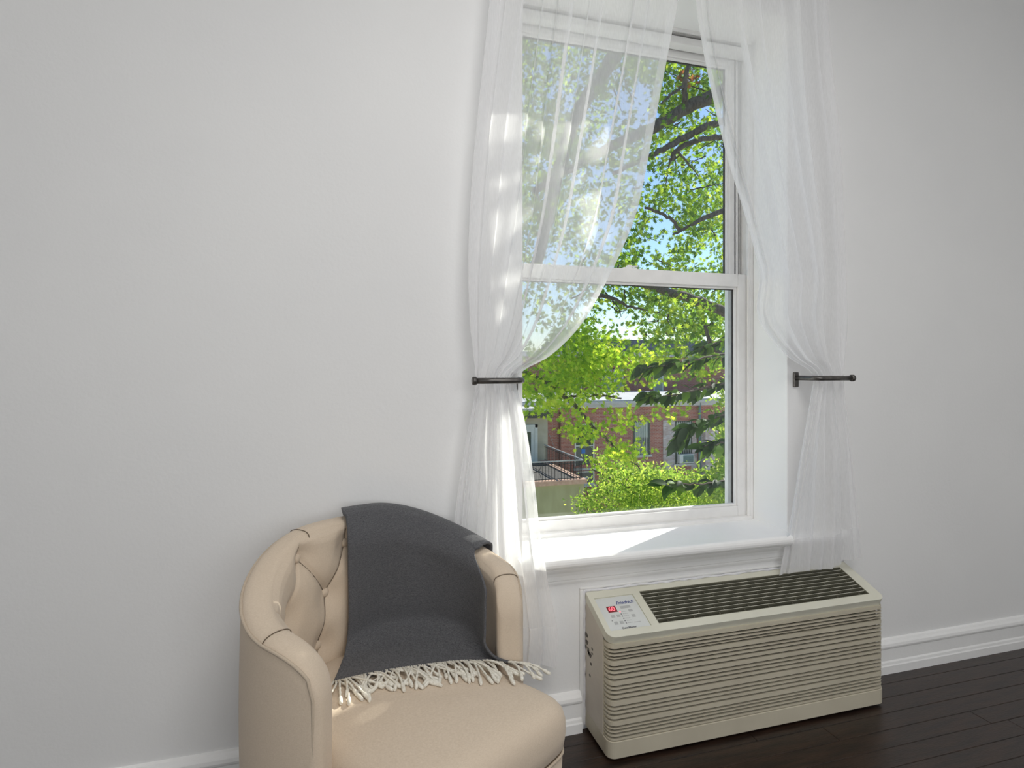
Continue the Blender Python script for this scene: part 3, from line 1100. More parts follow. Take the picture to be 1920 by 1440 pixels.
TH_ = .030
PX0, PX1, PT0, PT1 = .906, 1.068, .038, .196      # control panel recess
GX0, GX1, GT0, GT1 = 1.100, AX1 - .05, .030, .192  # discharge grille
r = .030
arc = [(AX0 + r - r * math.cos(a), SLN - r + r * math.sin(a)) for a in np.linspace(0, math.pi / 2, 7)]
arc2 = [(AX1 - r + r * math.sin(a), SLN - r + r * math.cos(a)) for a in np.linspace(0, math.pi / 2, 7)]
b = MB()
spoly(b, [(AX0, 0)] + [(AX0, PT1)] + [(PX0, PT1), (PX0, 0)], -TH_, 0)
spoly(b, [(AX0, PT1)] + arc + [(PX1, SLN), (PX1, PT1)], -TH_, 0)
spoly(b, [(PX0, 0), (PX0, PT0), (PX1, PT0), (PX1, 0)], -TH_, 0)
spoly(b, [(PX0, PT0), (PX0, PT1), (PX1, PT1), (PX1, PT0)], -TH_, -.0045)
spoly(b, [(PX1, 0), (PX1, SLN), (GX0, SLN), (GX0, 0)], -TH_, 0)
spoly(b, [(GX0, 0), (GX0, GT0), (GX1, GT0), (GX1, 0)], -TH_, 0)
spoly(b, [(GX0, GT1), (GX0, SLN), (GX1, SLN), (GX1, GT1)], -TH_, 0)
spoly(b, [(GX1, 0), (GX1, SLN)] + arc2 + [(AX1, 0)], -TH_, 0)
b.build('top_cover', M['ac_top'], ac)
cav = MB()
spoly(cav, [(GX0 - .005, GT0 - .005), (GX0 - .005, GT1 + .005), (GX1 + .005, GT1 + .005), (GX1 + .005, GT0 - .005)], -.050, -.046)
cav.build('discharge_cavity', M['ac_dark'], ac)
dg = MB()
e = .0035
for q in (((GX0, GT0), (GX0, GT1), (GX0 + e, GT1), (GX0 + e, GT0)), ((GX1 - e, GT0), (GX1 - e, GT1), (GX1, GT1), (GX1, GT0)),
          ((GX0 + e, GT0), (GX0 + e, GT0 + e), (GX1 - e, GT0 + e), (GX1 - e, GT0)), ((GX0 + e, GT1 - e), (GX0 + e, GT1), (GX1 - e, GT1), (GX1 - e, GT1 - e))):
    spoly(dg, q, -.020, -.001)
dgo = dg.build('discharge_grille', M['vane'], ac)
NV = 9
for k in range(NV):
    t = GT0 + (GT1 - GT0) * (k + .75) / NV
    mb = MB()
    mb.hexa([sp(GX0 + e, t - .0004, -.0035), sp(GX0 + e, t + .0014, -.0035), sp(GX0 + e, t + .0030, -.026), sp(GX0 + e, t + .0012, -.026)],
            [sp(GX1 - e, t - .0004, -.0035), sp(GX1 - e, t + .0014, -.0035), sp(GX1 - e, t + .0030, -.026), sp(GX1 - e, t + .0012, -.026)])
    vo = mb.build('vane', M['vane'], dgo)
    vo.data.materials.append(M['ac_top'])
    for p_ in vo.data.polygons:
        if p_.normal.dot(EN) > .7: p_.material_index = 1  # paler top edge paints the light caught by each vane
    for j in range(9):
        x = GX0 + .055 + j * .112 + (.02 if k % 2 else -.01)
        if x < GX1 - .02:
            mb2 = MB()
            mb2.hexa([sp(x, t - .012, -.006), sp(x + .002, t - .012, -.006), sp(x + .002, t - .012, -.024), sp(x, t - .012, -.024)],
                     [sp(x, t, -.005), sp(x + .002, t, -.005), sp(x + .002, t, -.024), sp(x, t, -.024)])
            mb2.build('rib', M['vane'], dgo)
pn = MB()
spoly(pn, [(PX0 + .002, PT0 + .002), (PX0 + .002, PT1 - .001), (PX1 - .002, PT1 - .001), (PX1 - .002, PT0 + .002)], -.0044, -.0034)
panel = pn.build('control_panel', M['panel'], ac, label='pale grey membrane control panel with display')


def print_text(body, x, t, size, m, name, shear=0.0, bold=0.0, parent=None, d=-.0030):
    cu = bpy.data.curves.new(name, 'FONT')
    cu.body = body; cu.size = size; cu.align_x = 'CENTER'; cu.align_y = 'CENTER'; cu.shear = shear; cu.offset = bold; cu.extrude = .0001
    cu.materials.append(m)
    o = bpy.data.objects.new(name, cu); COL.objects.link(o)
    pa = parent or panel
    bpy.context.view_layer.update()
    me = bpy.data.meshes.new_from_object(o.evaluated_get(bpy.context.evaluated_depsgraph_get()))
    bpy.data.objects.remove(o)
    o = bpy.data.objects.new(name, me); COL.objects.link(o)
    o.parent = pa
    R = Matrix((Vector((1, 0, 0)), -E2, EN)).transposed().to_4x4()
    o.matrix_local = Matrix.Translation(sp(x, t, d) - ORIGIN[pa.name]) @ R
    return o


print_text('Friedrich', 1.018, .072, .020, M['blue_ink'], 'brand_lettering', .3, .0004)
print_text('QuietMaster', .982, .1885, .0115, M['ink'], 'model_lettering', .15, .0003)
ds = MB()
spoly(ds, [(.936, .084), (.936, .112), (.972, .112), (.972, .084)], -.0034, -.0024)
dso = ds.build('display', M['red_lens'], panel, label='red digital display')
o = print_text('60', .953, .098, .027, M['red_glow'], 'display_digits', 0, .0006, d=-.0020)
for x, t, sx, sy in ((.944, .131, .014, .011), (.966, .131, .014, .011), (.942, .163, .014, .013), (.965, .163, .014, .013), (1.024, .113, .016, .011), (1.024, .139, .014, .013)):
    mb = MB()
    spoly(mb, [(x - sx / 2, t - sy / 2), (x - sx / 2, t + sy / 2), (x + sx / 2, t + sy / 2), (x + sx / 2, t - sy / 2)], -.0034, -.0028)
    mb.build('button', M['btn'], panel)
mb = MB()
spoly(mb, [(.990, .088), (.990, .100), (1.032, .100), (1.032, .088)], -.0034, -.0031)
mb.build('printed_block', M['btn'], panel)
for k in range(6):
    t = .112 + k * .0108
    mb = MB()
    spoly(mb, [(.978, t), (.978, t + .004), (.9825, t + .004), (.9825, t)], -.0034, -.0028)
    mb.build('indicator', M['red_glow'] if k == 0 else M['ink'], panel)
    mb = MB()
    for j in range(3):
        xx = .987 + j * .007
        spoly(mb, [(xx, t + .0008), (xx, t + .0032), (xx + .0055, t + .0032), (xx + .0055, t + .0008)], -.0034, -.0031)
    mb.build('printed_line', M['btn'], panel)
mb = MB(); spoly(mb, [(1.012, .168), (1.012, .171), (1.038, .171), (1.038, .168)], -.0034, -.0031); mb.build('printed_line', M['btn'], panel)
mb = MB(); spoly(mb, [(.930, .149), (.930, .152), (.934, .152), (.934, .149)], -.0034, -.0028); mb.build('indicator', M['ink'], panel)
# chipped paint on the left cheek
ch = MB()
rc = random.Random(3)
for (u, v, s) in ((1099, 1190, 7), (1100, 1203, 6), (1098, 1212, 5), (1103, 1219, 6), (1106, 1228, 6), (1104, 1224, 5), (1108, 1245, 4), (1110, 1217, 3), (1106, 1267, 3), (1110, 1225, 3)):
    # place on the plane x = AX0
    a_ = (u - 960) / F_PX
    rx, ry = _sy + a_ * _cy, _cy - a_ * _sy
    t_ = (AX0 - .0006) / rx
    y, z = ry * t_, H + (VH - v) / F_PX * t_
    rad = s * .0014
    pts = []
    for k in range(7):
        an = 2 * math.pi * k / 7
        q = rc.uniform(.5, 1.2)
        pts.append((AX0 - .0006, min(W - .004, y + math.cos(an) * rad * 1.8 * q), z + math.sin(an) * rad * 1.3 * q))
    ch.hexa(pts, [(p[0] + .0008, p[1], p[2]) for p in pts])
ch.build('paint_chips', M['chip'], ac, kind='stuff', label='dark chips in the paint')
cb = MB()
rk = random.Random(9)
pts = [(AX0 - .004 + rk.uniform(-.002, .002), W - .001, z) for z in np.linspace(.0, ZBK + .004, 26)]
pts += [(x, W - .001, ZBK + .004 + rk.uniform(-.002, .003)) for x in np.linspace(AX0, AX1, 50)]
cb.tube(pts, [rk.uniform(.004, .008) for _ in pts], 8)
cb.build('caulk_bead', M['caulk'], ac, label='lumpy white caulk bead where the unit meets the wall')
cb = MB().box((AX0 - .024, W - .007, 0), (AX0 - .008, W, ZBK + .010)).box((AX0 - .024, W - .007, ZBK + .010), (AX1 + .02, W, ZBK + .020))
struct(cb.build('trim_2', M['wall'], bevel=.003))

# ------------------------------------------------------------------ outside: ground, houses
GZ = -7.0
struct(MB().box((-60, WO + .05, GZ - .2), (90, 120, GZ)).build('ground', M['yard_bounce']))


def rect_obj(b, u0, v0, u1, v1, Y, y_in, y_out):
    a, c = at(u0, v0, Y), at(u1, v1, Y)
    return b.box((a.x, Y + y_in, c.z), (c.x, Y - y_out, a.z))


def house_window(par, u0, v0, u1, v1, Y, fm, label, bars=0, blind=True, split=.5):
    a, c = at(u0, v0, Y), at(u1, v1, Y)
    x0, x1, z0, z1 = a.x, c.x, c.z, a.z
    fw = .075
    b = MB()
    b.box((x0, Y - .05, z0), (x0 + fw, Y + .02, z1)).box((x1 - fw, Y - .05, z0), (x1, Y + .02, z1))
    b.box((x0 + fw, Y - .05, z0), (x1 - fw, Y + .02, z0 + fw)).box((x0 + fw, Y - .05, z1 - fw), (x1 - fw, Y + .02, z1))
    zm = z0 + (z1 - z0) * split
    b.box((x0 + fw, Y - .04, zm - .03), (x1 - fw, Y + .01, zm + .03))
    w_ = b.build('window', fm, par, label=label)
    MB().box((x0 + fw, Y - .012, z0 + fw), (x1 - fw, Y + .0, zm - .03)).build('pane', M['pane'], w_)
    MB().box((x0 + fw, Y - .012, zm + .03), (x1 - fw, Y + .0, z1 - fw)).build('pane', M['blind'] if blind else M['pane'], w_)
    if bars:
        k = MB()
        for i in range(bars):
            x = x0 + fw + (x1 - x0 - 2 * fw) * (i + .5) / bars
            k.box((x - .012, Y - .075, z0 + .02), (x + .012, Y - .055, z1 - .02))
        k.build('window_bars', M['frame_white'], w_, kind='stuff')
    MB().box((x0 - .10, Y - .13, z0 - .12), (x1 + .10, Y - .0, z0)).build('window_sill', M['cornice'], par)
    # arched lintel of upright bricks
    n = 9
    for i in range(n):
        f0, f1 = i / n, (i + 1) / n
        xa, xb = x0 - .12 + (x1 - x0 + .24) * f0, x0 - .12 + (x1 - x0 + .24) * f1
        h0 = .10 * (1 - (2 * f0 - 1) ** 2); h1 = .10 * (1 - (2 * f1 - 1) ** 2)
        MB().hexa([(xa + .006, Y - .055, z1 + h0), (xb - .006, Y - .055, z1 + h1), (xb - .006, Y - .055, z1 + h1 + .26), (xa + .006, Y - .055, z1 + h0 + .26)],
                  [(xa + .006, Y + .01, z1 + h0), (xb - .006, Y + .01, z1 + h1), (xb - .006, Y + .01, z1 + h1 + .26), (xa + .006, Y + .01, z1 + h0 + .26)]).build('lintel_brick', M['coping'] if i == n // 2 and False else M['brick'], par)
    return w_


HY = 29.0
house = empty('brick_house', (at(1200, 800, HY).x, HY, GZ), 'red brick row house across the yard with pale cornice and barred windows', 'house')
a, c = at(1020, 766, HY), at(1480, 766, HY)
zt = a.z
MB().box((a.x - 9, HY, GZ), (c.x + 6, HY + 9, zt)).build('wall', M['brick'], house)
b = MB()
b.box((a.x - 9, HY - .22, zt), (c.x + 6, HY + 9, zt + .20)).box((a.x - 9, HY - .36, zt + .20), (c.x + 6, HY + 9, zt + .34))
b.build('cornice', M['cornice'], house, label='pale weathered cornice')
MB().box((a.x - 9, HY - .30, zt + .34), (c.x + 6, HY + 9, zt + .40)).build('roof', M['roof'], house, label='pale flat roof')
b = MB(); rect_obj(b, 1243, 788, 1266, 880, HY, 0, .03); b.build('worn_white_brickwork', M['brick_white'], house)
b = MB(); rect_obj(b, 1296, 800, 1306, 880, HY, 0, .03); b.build('worn_white_brickwork', M['brick_white'], house)
house_window(house, 1187, 790, 1218, 852, HY, M['frame_green'], 'window with pale blind and bars', 7)
house_window(house, 1265, 790, 1297, 868, HY, M['frame_green'], 'window holding an air conditioner', 7, split=.32)
house_window(house, 1077, 795, 1114, 876, HY, M['frame_white'], 'white framed sash window', 0, False, .5)
house_window(house, 1080, 884, 1114, 907, HY, M['frame_white'], 'low white framed cellar window', 0, False, .5)
b = MB(); rect_obj(b, 1090, 842, 1097, 850, HY, 0, .03); b.build('blue_notice', M['blue_item'], house)
b = MB(); rect_obj(b, 1323, 796, 1347, 900, HY - .6, 3, 0); b.build('bay_wall', M['brick_white'], house)
pt = [at(1312, v, HY - .15) for v in (755, 800, 850, 890, 920)]
MB().tube(pt, .075, 10).build('drainpipe', M['pipe_green'], house, label='green patinated drainpipe')
pt = [at(1050, v, HY - .12) for v in (772, 820, 870, 930)]
MB().tube(pt, .06, 10).build('drainpipe', M['pipe_red'], house, label='red brown drainpipe')
cb = MB()
cb.tube([at(1018, 783, HY - .1), at(1030, 815, HY - .1), at(1044, 850, HY - .1)], .012, 6)
cb.build('cable', M['rail_grey'], house)
# window unit
wu = empty('window_air_conditioner', at(1282, 866, HY), 'small white window air conditioner in the barred brick house window', 'air conditioner')
a, c = at(1268, 851, HY), at(1295, 866, HY)
MB().box((a.x, HY - .35, c.z), (c.x, HY - .08, a.z)).build('case', M['frame_white'], wu, bevel=.02)
x0 = a.x + (c.x - a.x) * .25
MB().box((x0, HY - .36, c.z + .05), (c.x - .05, HY - .35, a.z - .05)).build('coil_grille', M['pipe_green'], wu)
for k in range(5):
    z = c.z + .08 + k * .06
    MB().box((x0, HY - .367, z), (c.x - .05, HY - .36, z + .012)).build('fin', M['eave'], wu)

# stucco neighbour with a door and the walled terrace in front
SYY = 27.5
st = empty('stucco_house', (at(940, 800, SYY).x, SYY, GZ), 'tan stucco house end with dark eave behind the terrace', 'house')
a, c = at(1027, 782, SYY), at(800, 782, SYY)
MB().box((c.x - 6, SYY, GZ), (a.x, HY - .002, a.z)).build('wall', M['stucco'], st)
MB().box((c.x - 6, SYY - .4, a.z), (a.x + .15, HY - .002, a.z + .35)).build('eave', M['eave'], st, label='dark eave')
MB().box((c.x - 6, SYY - .5, a.z + .35), (a.x + .2, HY - .003, a.z + .5)).build('gutter', M['cornice'], st)
d0, d1 = at(968, 797, SYY), at(1007, 882, SYY)
b = MB()
b.box((d0.x, SYY - .1, d1.z), (d0.x + .12, SYY, d0.z)).box((d1.x - .14, SYY - .1, d1.z), (d1.x, SYY, d0.z)).box((d0.x, SYY - .1, d0.z - .14), (d1.x, SYY, d0.z))
dr = b.build('door_frame', M['frame_white'], st)
MB().box((d1.x - .34, SYY - .06, d1.z), (d1.x - .14, SYY, d0.z - .14)).box((d0.x + .12, SYY - .06, d0.z - .36), (d1.x - .34, SYY, d0.z - .14)).build('door_leaf', M['frame_white'], dr)
MB().box((d0.x + .12, SYY - .05, d1.z), (d1.x - .34, SYY, d0.z - .36)).build('pane', M['pane'], dr)

TY = 22.5
a = at(1097, 898, TY)
te = empty('walled_terrace', (a.x - 3, TY, GZ), 'olive stucco terrace with black iron railing in front of the stucco house', 'terrace')
MB().box((a.x - 9, TY, GZ), (a.x - .05, SYY - .002, a.z - .18)).build('terrace_wall', M['olive'], te)
MB().box((a.x - 9, TY - .10, a.z - .18), (a.x + .05, TY + .22, a.z)).build('coping', M['coping'], te, label='pinkish front coping')
MB().box((a.x - .28, TY + .22, a.z - .18), (a.x + .05, SYY - .003, a.z)).build('coping', M['coping'], te, label='pinkish side coping')
MB().box((a.x - 9, TY + .22, a.z - .18), (a.x - .28, SYY - .003, a.z - .05)).build('terrace_floor', M['eave'], te)
rh = at(1092, 863, TY).z
x1 = a.x - .08
xs = np.arange(x1 - 4.2, x1 + .001, .14)
for (z, rr, mm) in ((rh, .022, 'rail_grey'), (rh - .10, .012, 'iron'), (a.z + .06, .012, 'iron')):
    MB().box((x1 - 4.2, TY + .05 - rr, z - rr), (x1, TY + .05 + rr, z + rr)).build('rail', M[mm], te)
    MB().box((x1 - rr, TY + .05, z - rr), (x1 + rr, SYY - .05, z + rr)).build('rail', M[mm], te)
for x in xs:
    MB().box((x - .009, TY + .041, a.z), (x + .009, TY + .059, rh)).build('baluster', M['iron'], te)
for y in np.arange(TY + .19, SYY - .05, .16):
    MB().box((x1 - .009, y - .009, a.z), (x1 + .009, y + .009, rh)).build('baluster', M['iron'], te)
for xo in (x1 - 2.1, x1 - 3.3):
    for s in (-1, 1):
        pts = []
        for k in range(15):
            t = k / 14
            pts.append((xo + s * (.22 * math.cos(math.pi * t)), TY + .05, a.z + .12 + t * (rh - a.z - .25) + .06 * math.sin(2 * math.pi * t)))
        MB().tube(pts, .012, 6).build('scroll', M['iron'], te)
# rear house
RY = 40.0
rh_ = empty('rear_brick_house', (at(1190, 700, RY).x, RY, GZ), 'far brick house with grey slate mansard roof seen above the flat roof', 'house')
a, c = at(1000, 668, RY), at(1420, 668, RY)
MB().box((a.x - 4, RY, GZ), (c.x + 3, RY + 8, a.z)).build('wall', M['brick_far'], rh_)
MB().box((a.x - 4.2, RY - .3, a.z), (c.x + 3.2, RY + 8, a.z + .35)).build('cornice', M['cornice'], rh_)
m0 = a.z + .35
MB().hexa([(a.x + 3, RY, m0), (c.x + 3, RY, m0), (c.x + 3, RY + 8, m0), (a.x + 3, RY + 8, m0)],
          [(a.x + 3.4, RY + .7, m0 + 1.0), (c.x + 2.6, RY + .7, m0 + 1.0), (c.x + 2.6, RY + 7, m0 + 1.0), (a.x + 3.4, RY + 7, m0 + 1.0)]).build('roof', M['slate'], rh_, label='slate mansard roof')
for (u0, u1) in ((1072, 1090), (1128, 1146), (1150, 1168), (1225, 1243)):
    p0, p1 = at(u0, 690, RY), at(u1, 735, RY)
    b = MB().box((p0.x, RY - .08, p1.z), (p0.x + .1, RY, p0.z)).box((p1.x - .1, RY - .08, p1.z), (p1.x, RY, p0.z)).box((p0.x, RY - .08, p0.z - .1), (p1.x, RY, p0.z)).box((p0.x, RY - .08, p1.z), (p1.x, RY, p1.z + .1))
    w_ = b.build('window', M['frame_white'], rh_)
    MB().box((p0.x + .1, RY - .03, p1.z + .1), (p1.x - .1, RY, p0.z - .1)).build('pane', M['blind'], w_)

# ------------------------------------------------------------------ foliage
def leaf_cloud(name, parent, pos, base_v, base_f, size, tones, m, normal_bias=0.0, nrm=None):
    """pos: n x 3 world points; every leaf is real geometry, joined into one part"""
    n = len(pos)
    nv = len(base_v)
    bv = np.array(base_v, np.float64)
    q = rng.normal(size=(n, 4))
    if normal_bias:
        q[:, 0] += normal_bias * np.sign(q[:, 0])
    q /= np.linalg.norm(q, axis=1)[:, None]
    w_, x, y, z = q.T
    R = np.stack([np.stack([1 - 2 * (y * y + z * z), 2 * (x * y - z * w_), 2 * (x * z + y * w_)], -1),
                  np.stack([2 * (x * y + z * w_), 1 - 2 * (x * x + z * z), 2 * (y * z - x * w_)], -1),
                  np.stack([2 * (x * z - y * w_), 2 * (y * z + x * w_), 1 - 2 * (x * x + y * y)], -1)], 1)
    s = rng.uniform(size[0], size[1], n)
    V = np.einsum('nij,vj->nvi', R, bv) * s[:, None, None] + pos[:, None, :]
    V = V.reshape(-1, 3) - np.array(ORIGIN[parent.name])
    bf = np.array(base_f, np.int64)
    Fc = (bf[None] + (np.arange(n) * nv)[:, None, None]).reshape(-1)
    k = bf.shape[1]
    me = bpy.data.meshes.new(name)
    me.vertices.add(n * nv)
    me.vertices.foreach_set('co', V.astype(np.float32).ravel())
    nf = n * len(base_f)
    me.loops.add(nf * k)
    me.loops.foreach_set('vertex_index', Fc.astype(np.int32))
    me.polygons.add(nf)
    me.polygons.foreach_set('loop_start', np.arange(0, nf * k, k, dtype=np.int32))
    me.polygons.foreach_set('loop_total', np.full(nf, k, dtype=np.int32))
    me.update(calc_edges=True)
    t = rng.random(n) ** 1.0
    T = np.array(tones)
    idx = t * (len(T) - 1)
    i0 = np.minimum(idx.astype(int), len(T) - 2)
    f = (idx - i0)[:, None]
    colr = T[i0] * (1 - f) + T[i0 + 1] * f
    colr *= rng.uniform(.8, 1.2, n)[:, None]
    c4 = np.ones((n, nv, 4)); c4[:, :, :3] = colr[:, None, :]
    at_ = me.attributes.new('tone', 'FLOAT_COLOR', 'POINT')
    at_.data.foreach_set('color', c4.astype(np.float32).ravel())
    o = link_mesh(name, me, parent, m)
    o['kind'] = 'stuff'
    return o


def star():
    pts = [(0, -.55, 0)]
    out = []
    lob = [(0, -.50, .07), (.16, -.24, 0), (.46, -.28, -.05), (.15, -.06, .0), (.54, .08, -.06), (.16, .12, .0), (.36, .42, -.05), (.08, .30, 0), (0, .62, -.04)]
    right = lob
    left = [(-x, y, z) for x, y, z in lob[1:-1]][::-1]
    ring = right + left
    v = [(0, 0.02, .03)] + ring
    f = [(0, i + 1, (i + 1) % len(ring) + 1) for i in range(len(ring))]
    return v, f


STAR_V, STAR_F = star()
OVAL_V = [(0, -.5, 0), (.2, -.15, .03), (.17, .2, .03), (0, .55, -.04), (-.17, .2, .03), (-.2, -.15, .03), (0, 0, -.01)]
OVAL_F = [(6, i, (i + 1) % 6) for i in range(6)]


def clusters(spec, gaps, per, spread, ymin, ymax, n):
    """spec: (u, v, ru, rv, weight) patches a crown shows; returns leaf points in clusters"""
    wts = np.array([s[4] * s[2] * s[3] for s in spec], float); wts /= wts.sum()
    out = []
    ncl = n // per
    while len(out) < n:
        s = spec[rng.choice(len(spec), p=wts)]
        a, r_ = rng.uniform(0, 2 * math.pi), math.sqrt(rng.random())
        u, v = s[0] + s[2] * r_ * math.cos(a), s[1] + s[3] * r_ * math.sin(a)
        bad = False
        for g in gaps:
            if ((u - g[0]) / g[2]) ** 2 + ((v - g[1]) / g[3]) ** 2 < 1:
                bad = rng.random() < .93
                break
        if bad: continue
        Y = rng.uniform(ymin, ymax)
        c = np.array(at(u, v, Y))
        k = max(3, int(rng.normal(per, per * .3)))
        d = rng.normal(size=(k, 3)) * spread * np.array([1, 1, .55])
        out.extend(c + d)
    return np.array(out[:n])


def branch(parent, pts, r0, r1, m, name='branch', wob=.007):
    P = [np.array(at(u, v, Y)) for u, v, Y in pts]
    S = spline(P, max(10, len(P) * 5))
    n = len(S)
    S = [p + rng.normal(size=3) * wob * (0 if i in (0, n - 1) else 1) for i, p in enumerate(S)]
    rad = [r0 + (r1 - r0) * i / (n - 1) for i in range(n)]
    return MB().tube([Vector(p) for p in S], rad, 8).build(name, m, parent)


oak = empty('oak_tree', (at(1560, 600, 10.5).x, 10.5, GZ), 'tall oak with thick limbs and green star-shaped leaves filling the upper panes', 'tree')
tx = at(1560, 600, 10.5).x
MB().tube([(tx + .3, 10.6, GZ), (tx + .1, 10.5, -4), (tx, 10.5, -1), (tx, 10.5, 2), (tx + .1, 10.4, 4.5), (tx, 10.2, 6.5), (tx - .3, 10, 9)], [.5, .42, .38, .34, .30, .25, .2], 12).build('trunk', M['bark'], oak)
branch(oak, [(1560, 60, 9.06), (1440, 130, 8.71), (1335, 180, 8.45), (1280, 208, 8.36), (1225, 238, 8.27), (1160, 268, 8.18), (1080, 310, 8.18), (1000, 360, 8.18)], .135, .05, M['bark'], wob=.012)
branch(oak, [(1560, -160, 8.98), (1380, -120, 8.98), (1260, -50, 8.98), (1195, 30, 8.89), (1155, 100, 8.80), (1115, 160, 8.80), (1080, 222, 8.71), (1052, 300, 8.62), (1030, 400, 8.54), (1000, 520, 8.45)], .15, .09, M['bark'], wob=.012)
branch(oak, [(1560, 210, 9.06), (1440, 220, 8.45), (1345, 231, 8.10), (1290, 255, 8.01), (1250, 276, 7.92), (1212, 296, 7.92), (1150, 325, 7.83)], .075, .03, M['bark'])
branch(oak, [(1440, 285, 8.27), (1385, 262, 8.18), (1350, 258, 8.10), (1305, 264, 8.01), (1268, 283, 8.01), (1262, 300, 8.01)], .05, .035, M['bark'])
branch(oak, [(1262, 285, 8.01), (1255, 310, 8.01), (1248, 345, 8.01)], .02, .008, M['bark'], 'twig')
branch(oak, [(1270, 285, 8.01), (1290, 305, 8.01), (1310, 330, 8.01)], .02, .008, M['bark'], 'twig')
branch(oak, [(1310, 100, 8.10), (1290, 130, 8.10), (1284, 160, 8.18), (1285, 195, 8.27)], .03, .05, M['bark'], 'twig')
branch(oak, [(1284, 160, 8.18), (1262, 175, 8.10), (1240, 195, 8.10)], .03, .015, M['bark'], 'twig')
branch(oak, [(1210, 390, 7.74), (1235, 398, 7.74), (1262, 415, 7.74), (1275, 435, 7.74)], .02, .03, M['bark'], 'twig')
branch(oak, [(1400, 380, 7.92), (1330, 405, 7.83), (1290, 425, 7.74), (1262, 440, 7.74)], .05, .015, M['bark'])
branch(oak, [(1470, 640, 8.62), (1380, 595, 8.27), (1310, 565, 8.10), (1265, 550, 8.01), (1215, 536, 7.92), (1150, 520, 7.92)], .10, .05, M['bark'])
branch(oak, [(1110, 553, 7.74), (1150, 560, 7.74), (1180, 575, 7.74), (1215, 582, 7.74)], .035, .012, M['bark'])
branch(oak, [(1440, 700, 8.36), (1380, 675, 8.10), (1345, 660, 7.92), (1330, 640, 7.92), (1322, 610, 7.92)], .05, .025, M['bark'])
for k in range(46):
    u, v = rng.uniform(1000, 1400), rng.uniform(80, 640)
    Y = rng.uniform(8.6, 8.62)
    du, dv = rng.normal(0, 30), rng.normal(8, 25)
    branch(oak, [(u, v, Y), (u + du * .5 + rng.normal(0, 6), v + dv * .5, Y), (u + du, v + dv + rng.normal(0, 5), Y)], .013, .005, M['bark_dark'], 'twig', .006)

SPEC = [(1180, 120, 300, 190, 1.1), (1290, 130, 110, 90, 1.6), (1330, 330, 90, 110, 1.2), (1280, 380, 120, 70, 1.1), (1110, 330, 150, 140, .8), (1000, 200, 110, 220, .9),
        (1240, 500, 140, 60, 1.1), (1330, 560, 110, 80, 1.6), (1230, 590, 120, 60, .9), (1320, 640, 110, 70, 1.5), (1060, 500, 130, 120, .9), (880, 300, 110, 340, .7), (1330, 450, 80, 50, .8)]
GAPS = [(1319, 205, 24, 20), (1290, 224, 15, 12), (1333, 250, 22, 14), (1310, 292, 34, 16), (1228, 332, 27, 22), (1232, 415, 20, 20), (1240, 458, 30, 32), (1320, 490, 36, 17),
        (1130, 592, 26, 26), (1195, 190, 34, 40), (1110, 265, 36, 22), (1150, 215, 20, 30), (1135, 440, 24, 40), (1030, 130, 16, 60), (1100, 130, 12, 30), (1060, 200, 14, 30), (1355, 225, 18, 30)]
TONE = [(.06, .16, .015), (.12, .26, .022), (.22, .38, .03), (.38, .50, .04)]
pos = np.vstack([clusters(SPEC, GAPS, 9, .15, 8.7, 11.4, 25000), clusters(SPEC, GAPS, 9, .13, 7.5, 8.6, 2600)])
leaf_cloud('foliage', oak, pos, STAR_V, STAR_F, (.075, .125), TONE, M['leaf'])
dry = np.array([np.array(at(1292 + rng.normal(0, 10), 150 + rng.normal(0, 10), 8.2)) for _ in range(24)])
leaf_cloud('dry_leaves', oak, dry, STAR_V, STAR_F, (.09, .13), [(.30, .12, .04), (.38, .2, .07)], M['leaf'])

ok2 = empty('low_oak_tree', (at(860, 700, 8.2).x, 8.2, GZ), 'bright yellow-green oak whose low branch droops across the lower pane from the left', 'tree')
tx = at(860, 700, 8.2).x
MB().tube([(tx, 8.3, GZ), (tx, 8.25, -3), (tx + .05, 8.2, 0), (tx, 8.2, 2.2), (tx - .1, 8.2, 4)], [.3, .24, .2, .16, .1], 12).build('trunk', M['bark'], ok2)
branch(ok2, [(860, 690, 8.1), (960, 696, 7.6), (1000, 706, 7.5), (1032, 722, 7.4), (1060, 745, 7.4), (1087, 768, 7.4), (1107, 795, 7.3), (1135, 822, 7.3), (1165, 848, 7.3), (1200, 880, 7.3)], .05, .008, M['bark'], wob=.008)
branch(ok2, [(1060, 745, 7.4), (1095, 742, 7.35), (1130, 742, 7.3), (1165, 747, 7.3)], .018, .012, M['bark'], wob=.008)
branch(ok2, [(1088, 742, 7.4), (1090, 715, 7.4), (1092, 690, 7.4), (1085, 660, 7.4)], .010, .006, M['bark'], 'twig')
branch(ok2, [(1132, 820, 7.3), (1110, 800, 7.3), (1095, 825, 7.3)], .008, .005, M['bark'], 'twig')
SPEC2 = [(1075, 665, 70, 40, 1.4), (1150, 680, 80, 32, 1.1), (1030, 720, 60, 45, 1.4), (1090, 725, 70, 30, 1.2), (1215, 690, 50, 34, .7), (1080, 625, 40, 25, 1.0), (1100, 650, 60, 40, .8), (1000, 755, 40, 22, .9), (1060, 765, 45, 18, .8),
         (1088, 815, 30, 24, 1.1), (1172, 785, 22, 24, 1.0), (1150, 815, 20, 18, .7), (1185, 850, 40, 20, .9), (1140, 860, 40, 16, .6), (1250, 770, 45, 25, .5), (920, 700, 60, 70, .8)]
TONE2 = [(.16, .34, .02), (.28, .48, .03), (.42, .60, .04), (.60, .70, .07)]
pos = clusters(SPEC2, [(1020, 800, 26, 26), (1228, 800, 16, 40), (1135, 780, 14, 16)], 9, .10, 6.6, 8.0, 5600)
leaf_cloud('foliage', ok2, pos, STAR_V, STAR_F, (.055, .09), TONE2, M['leaf'])

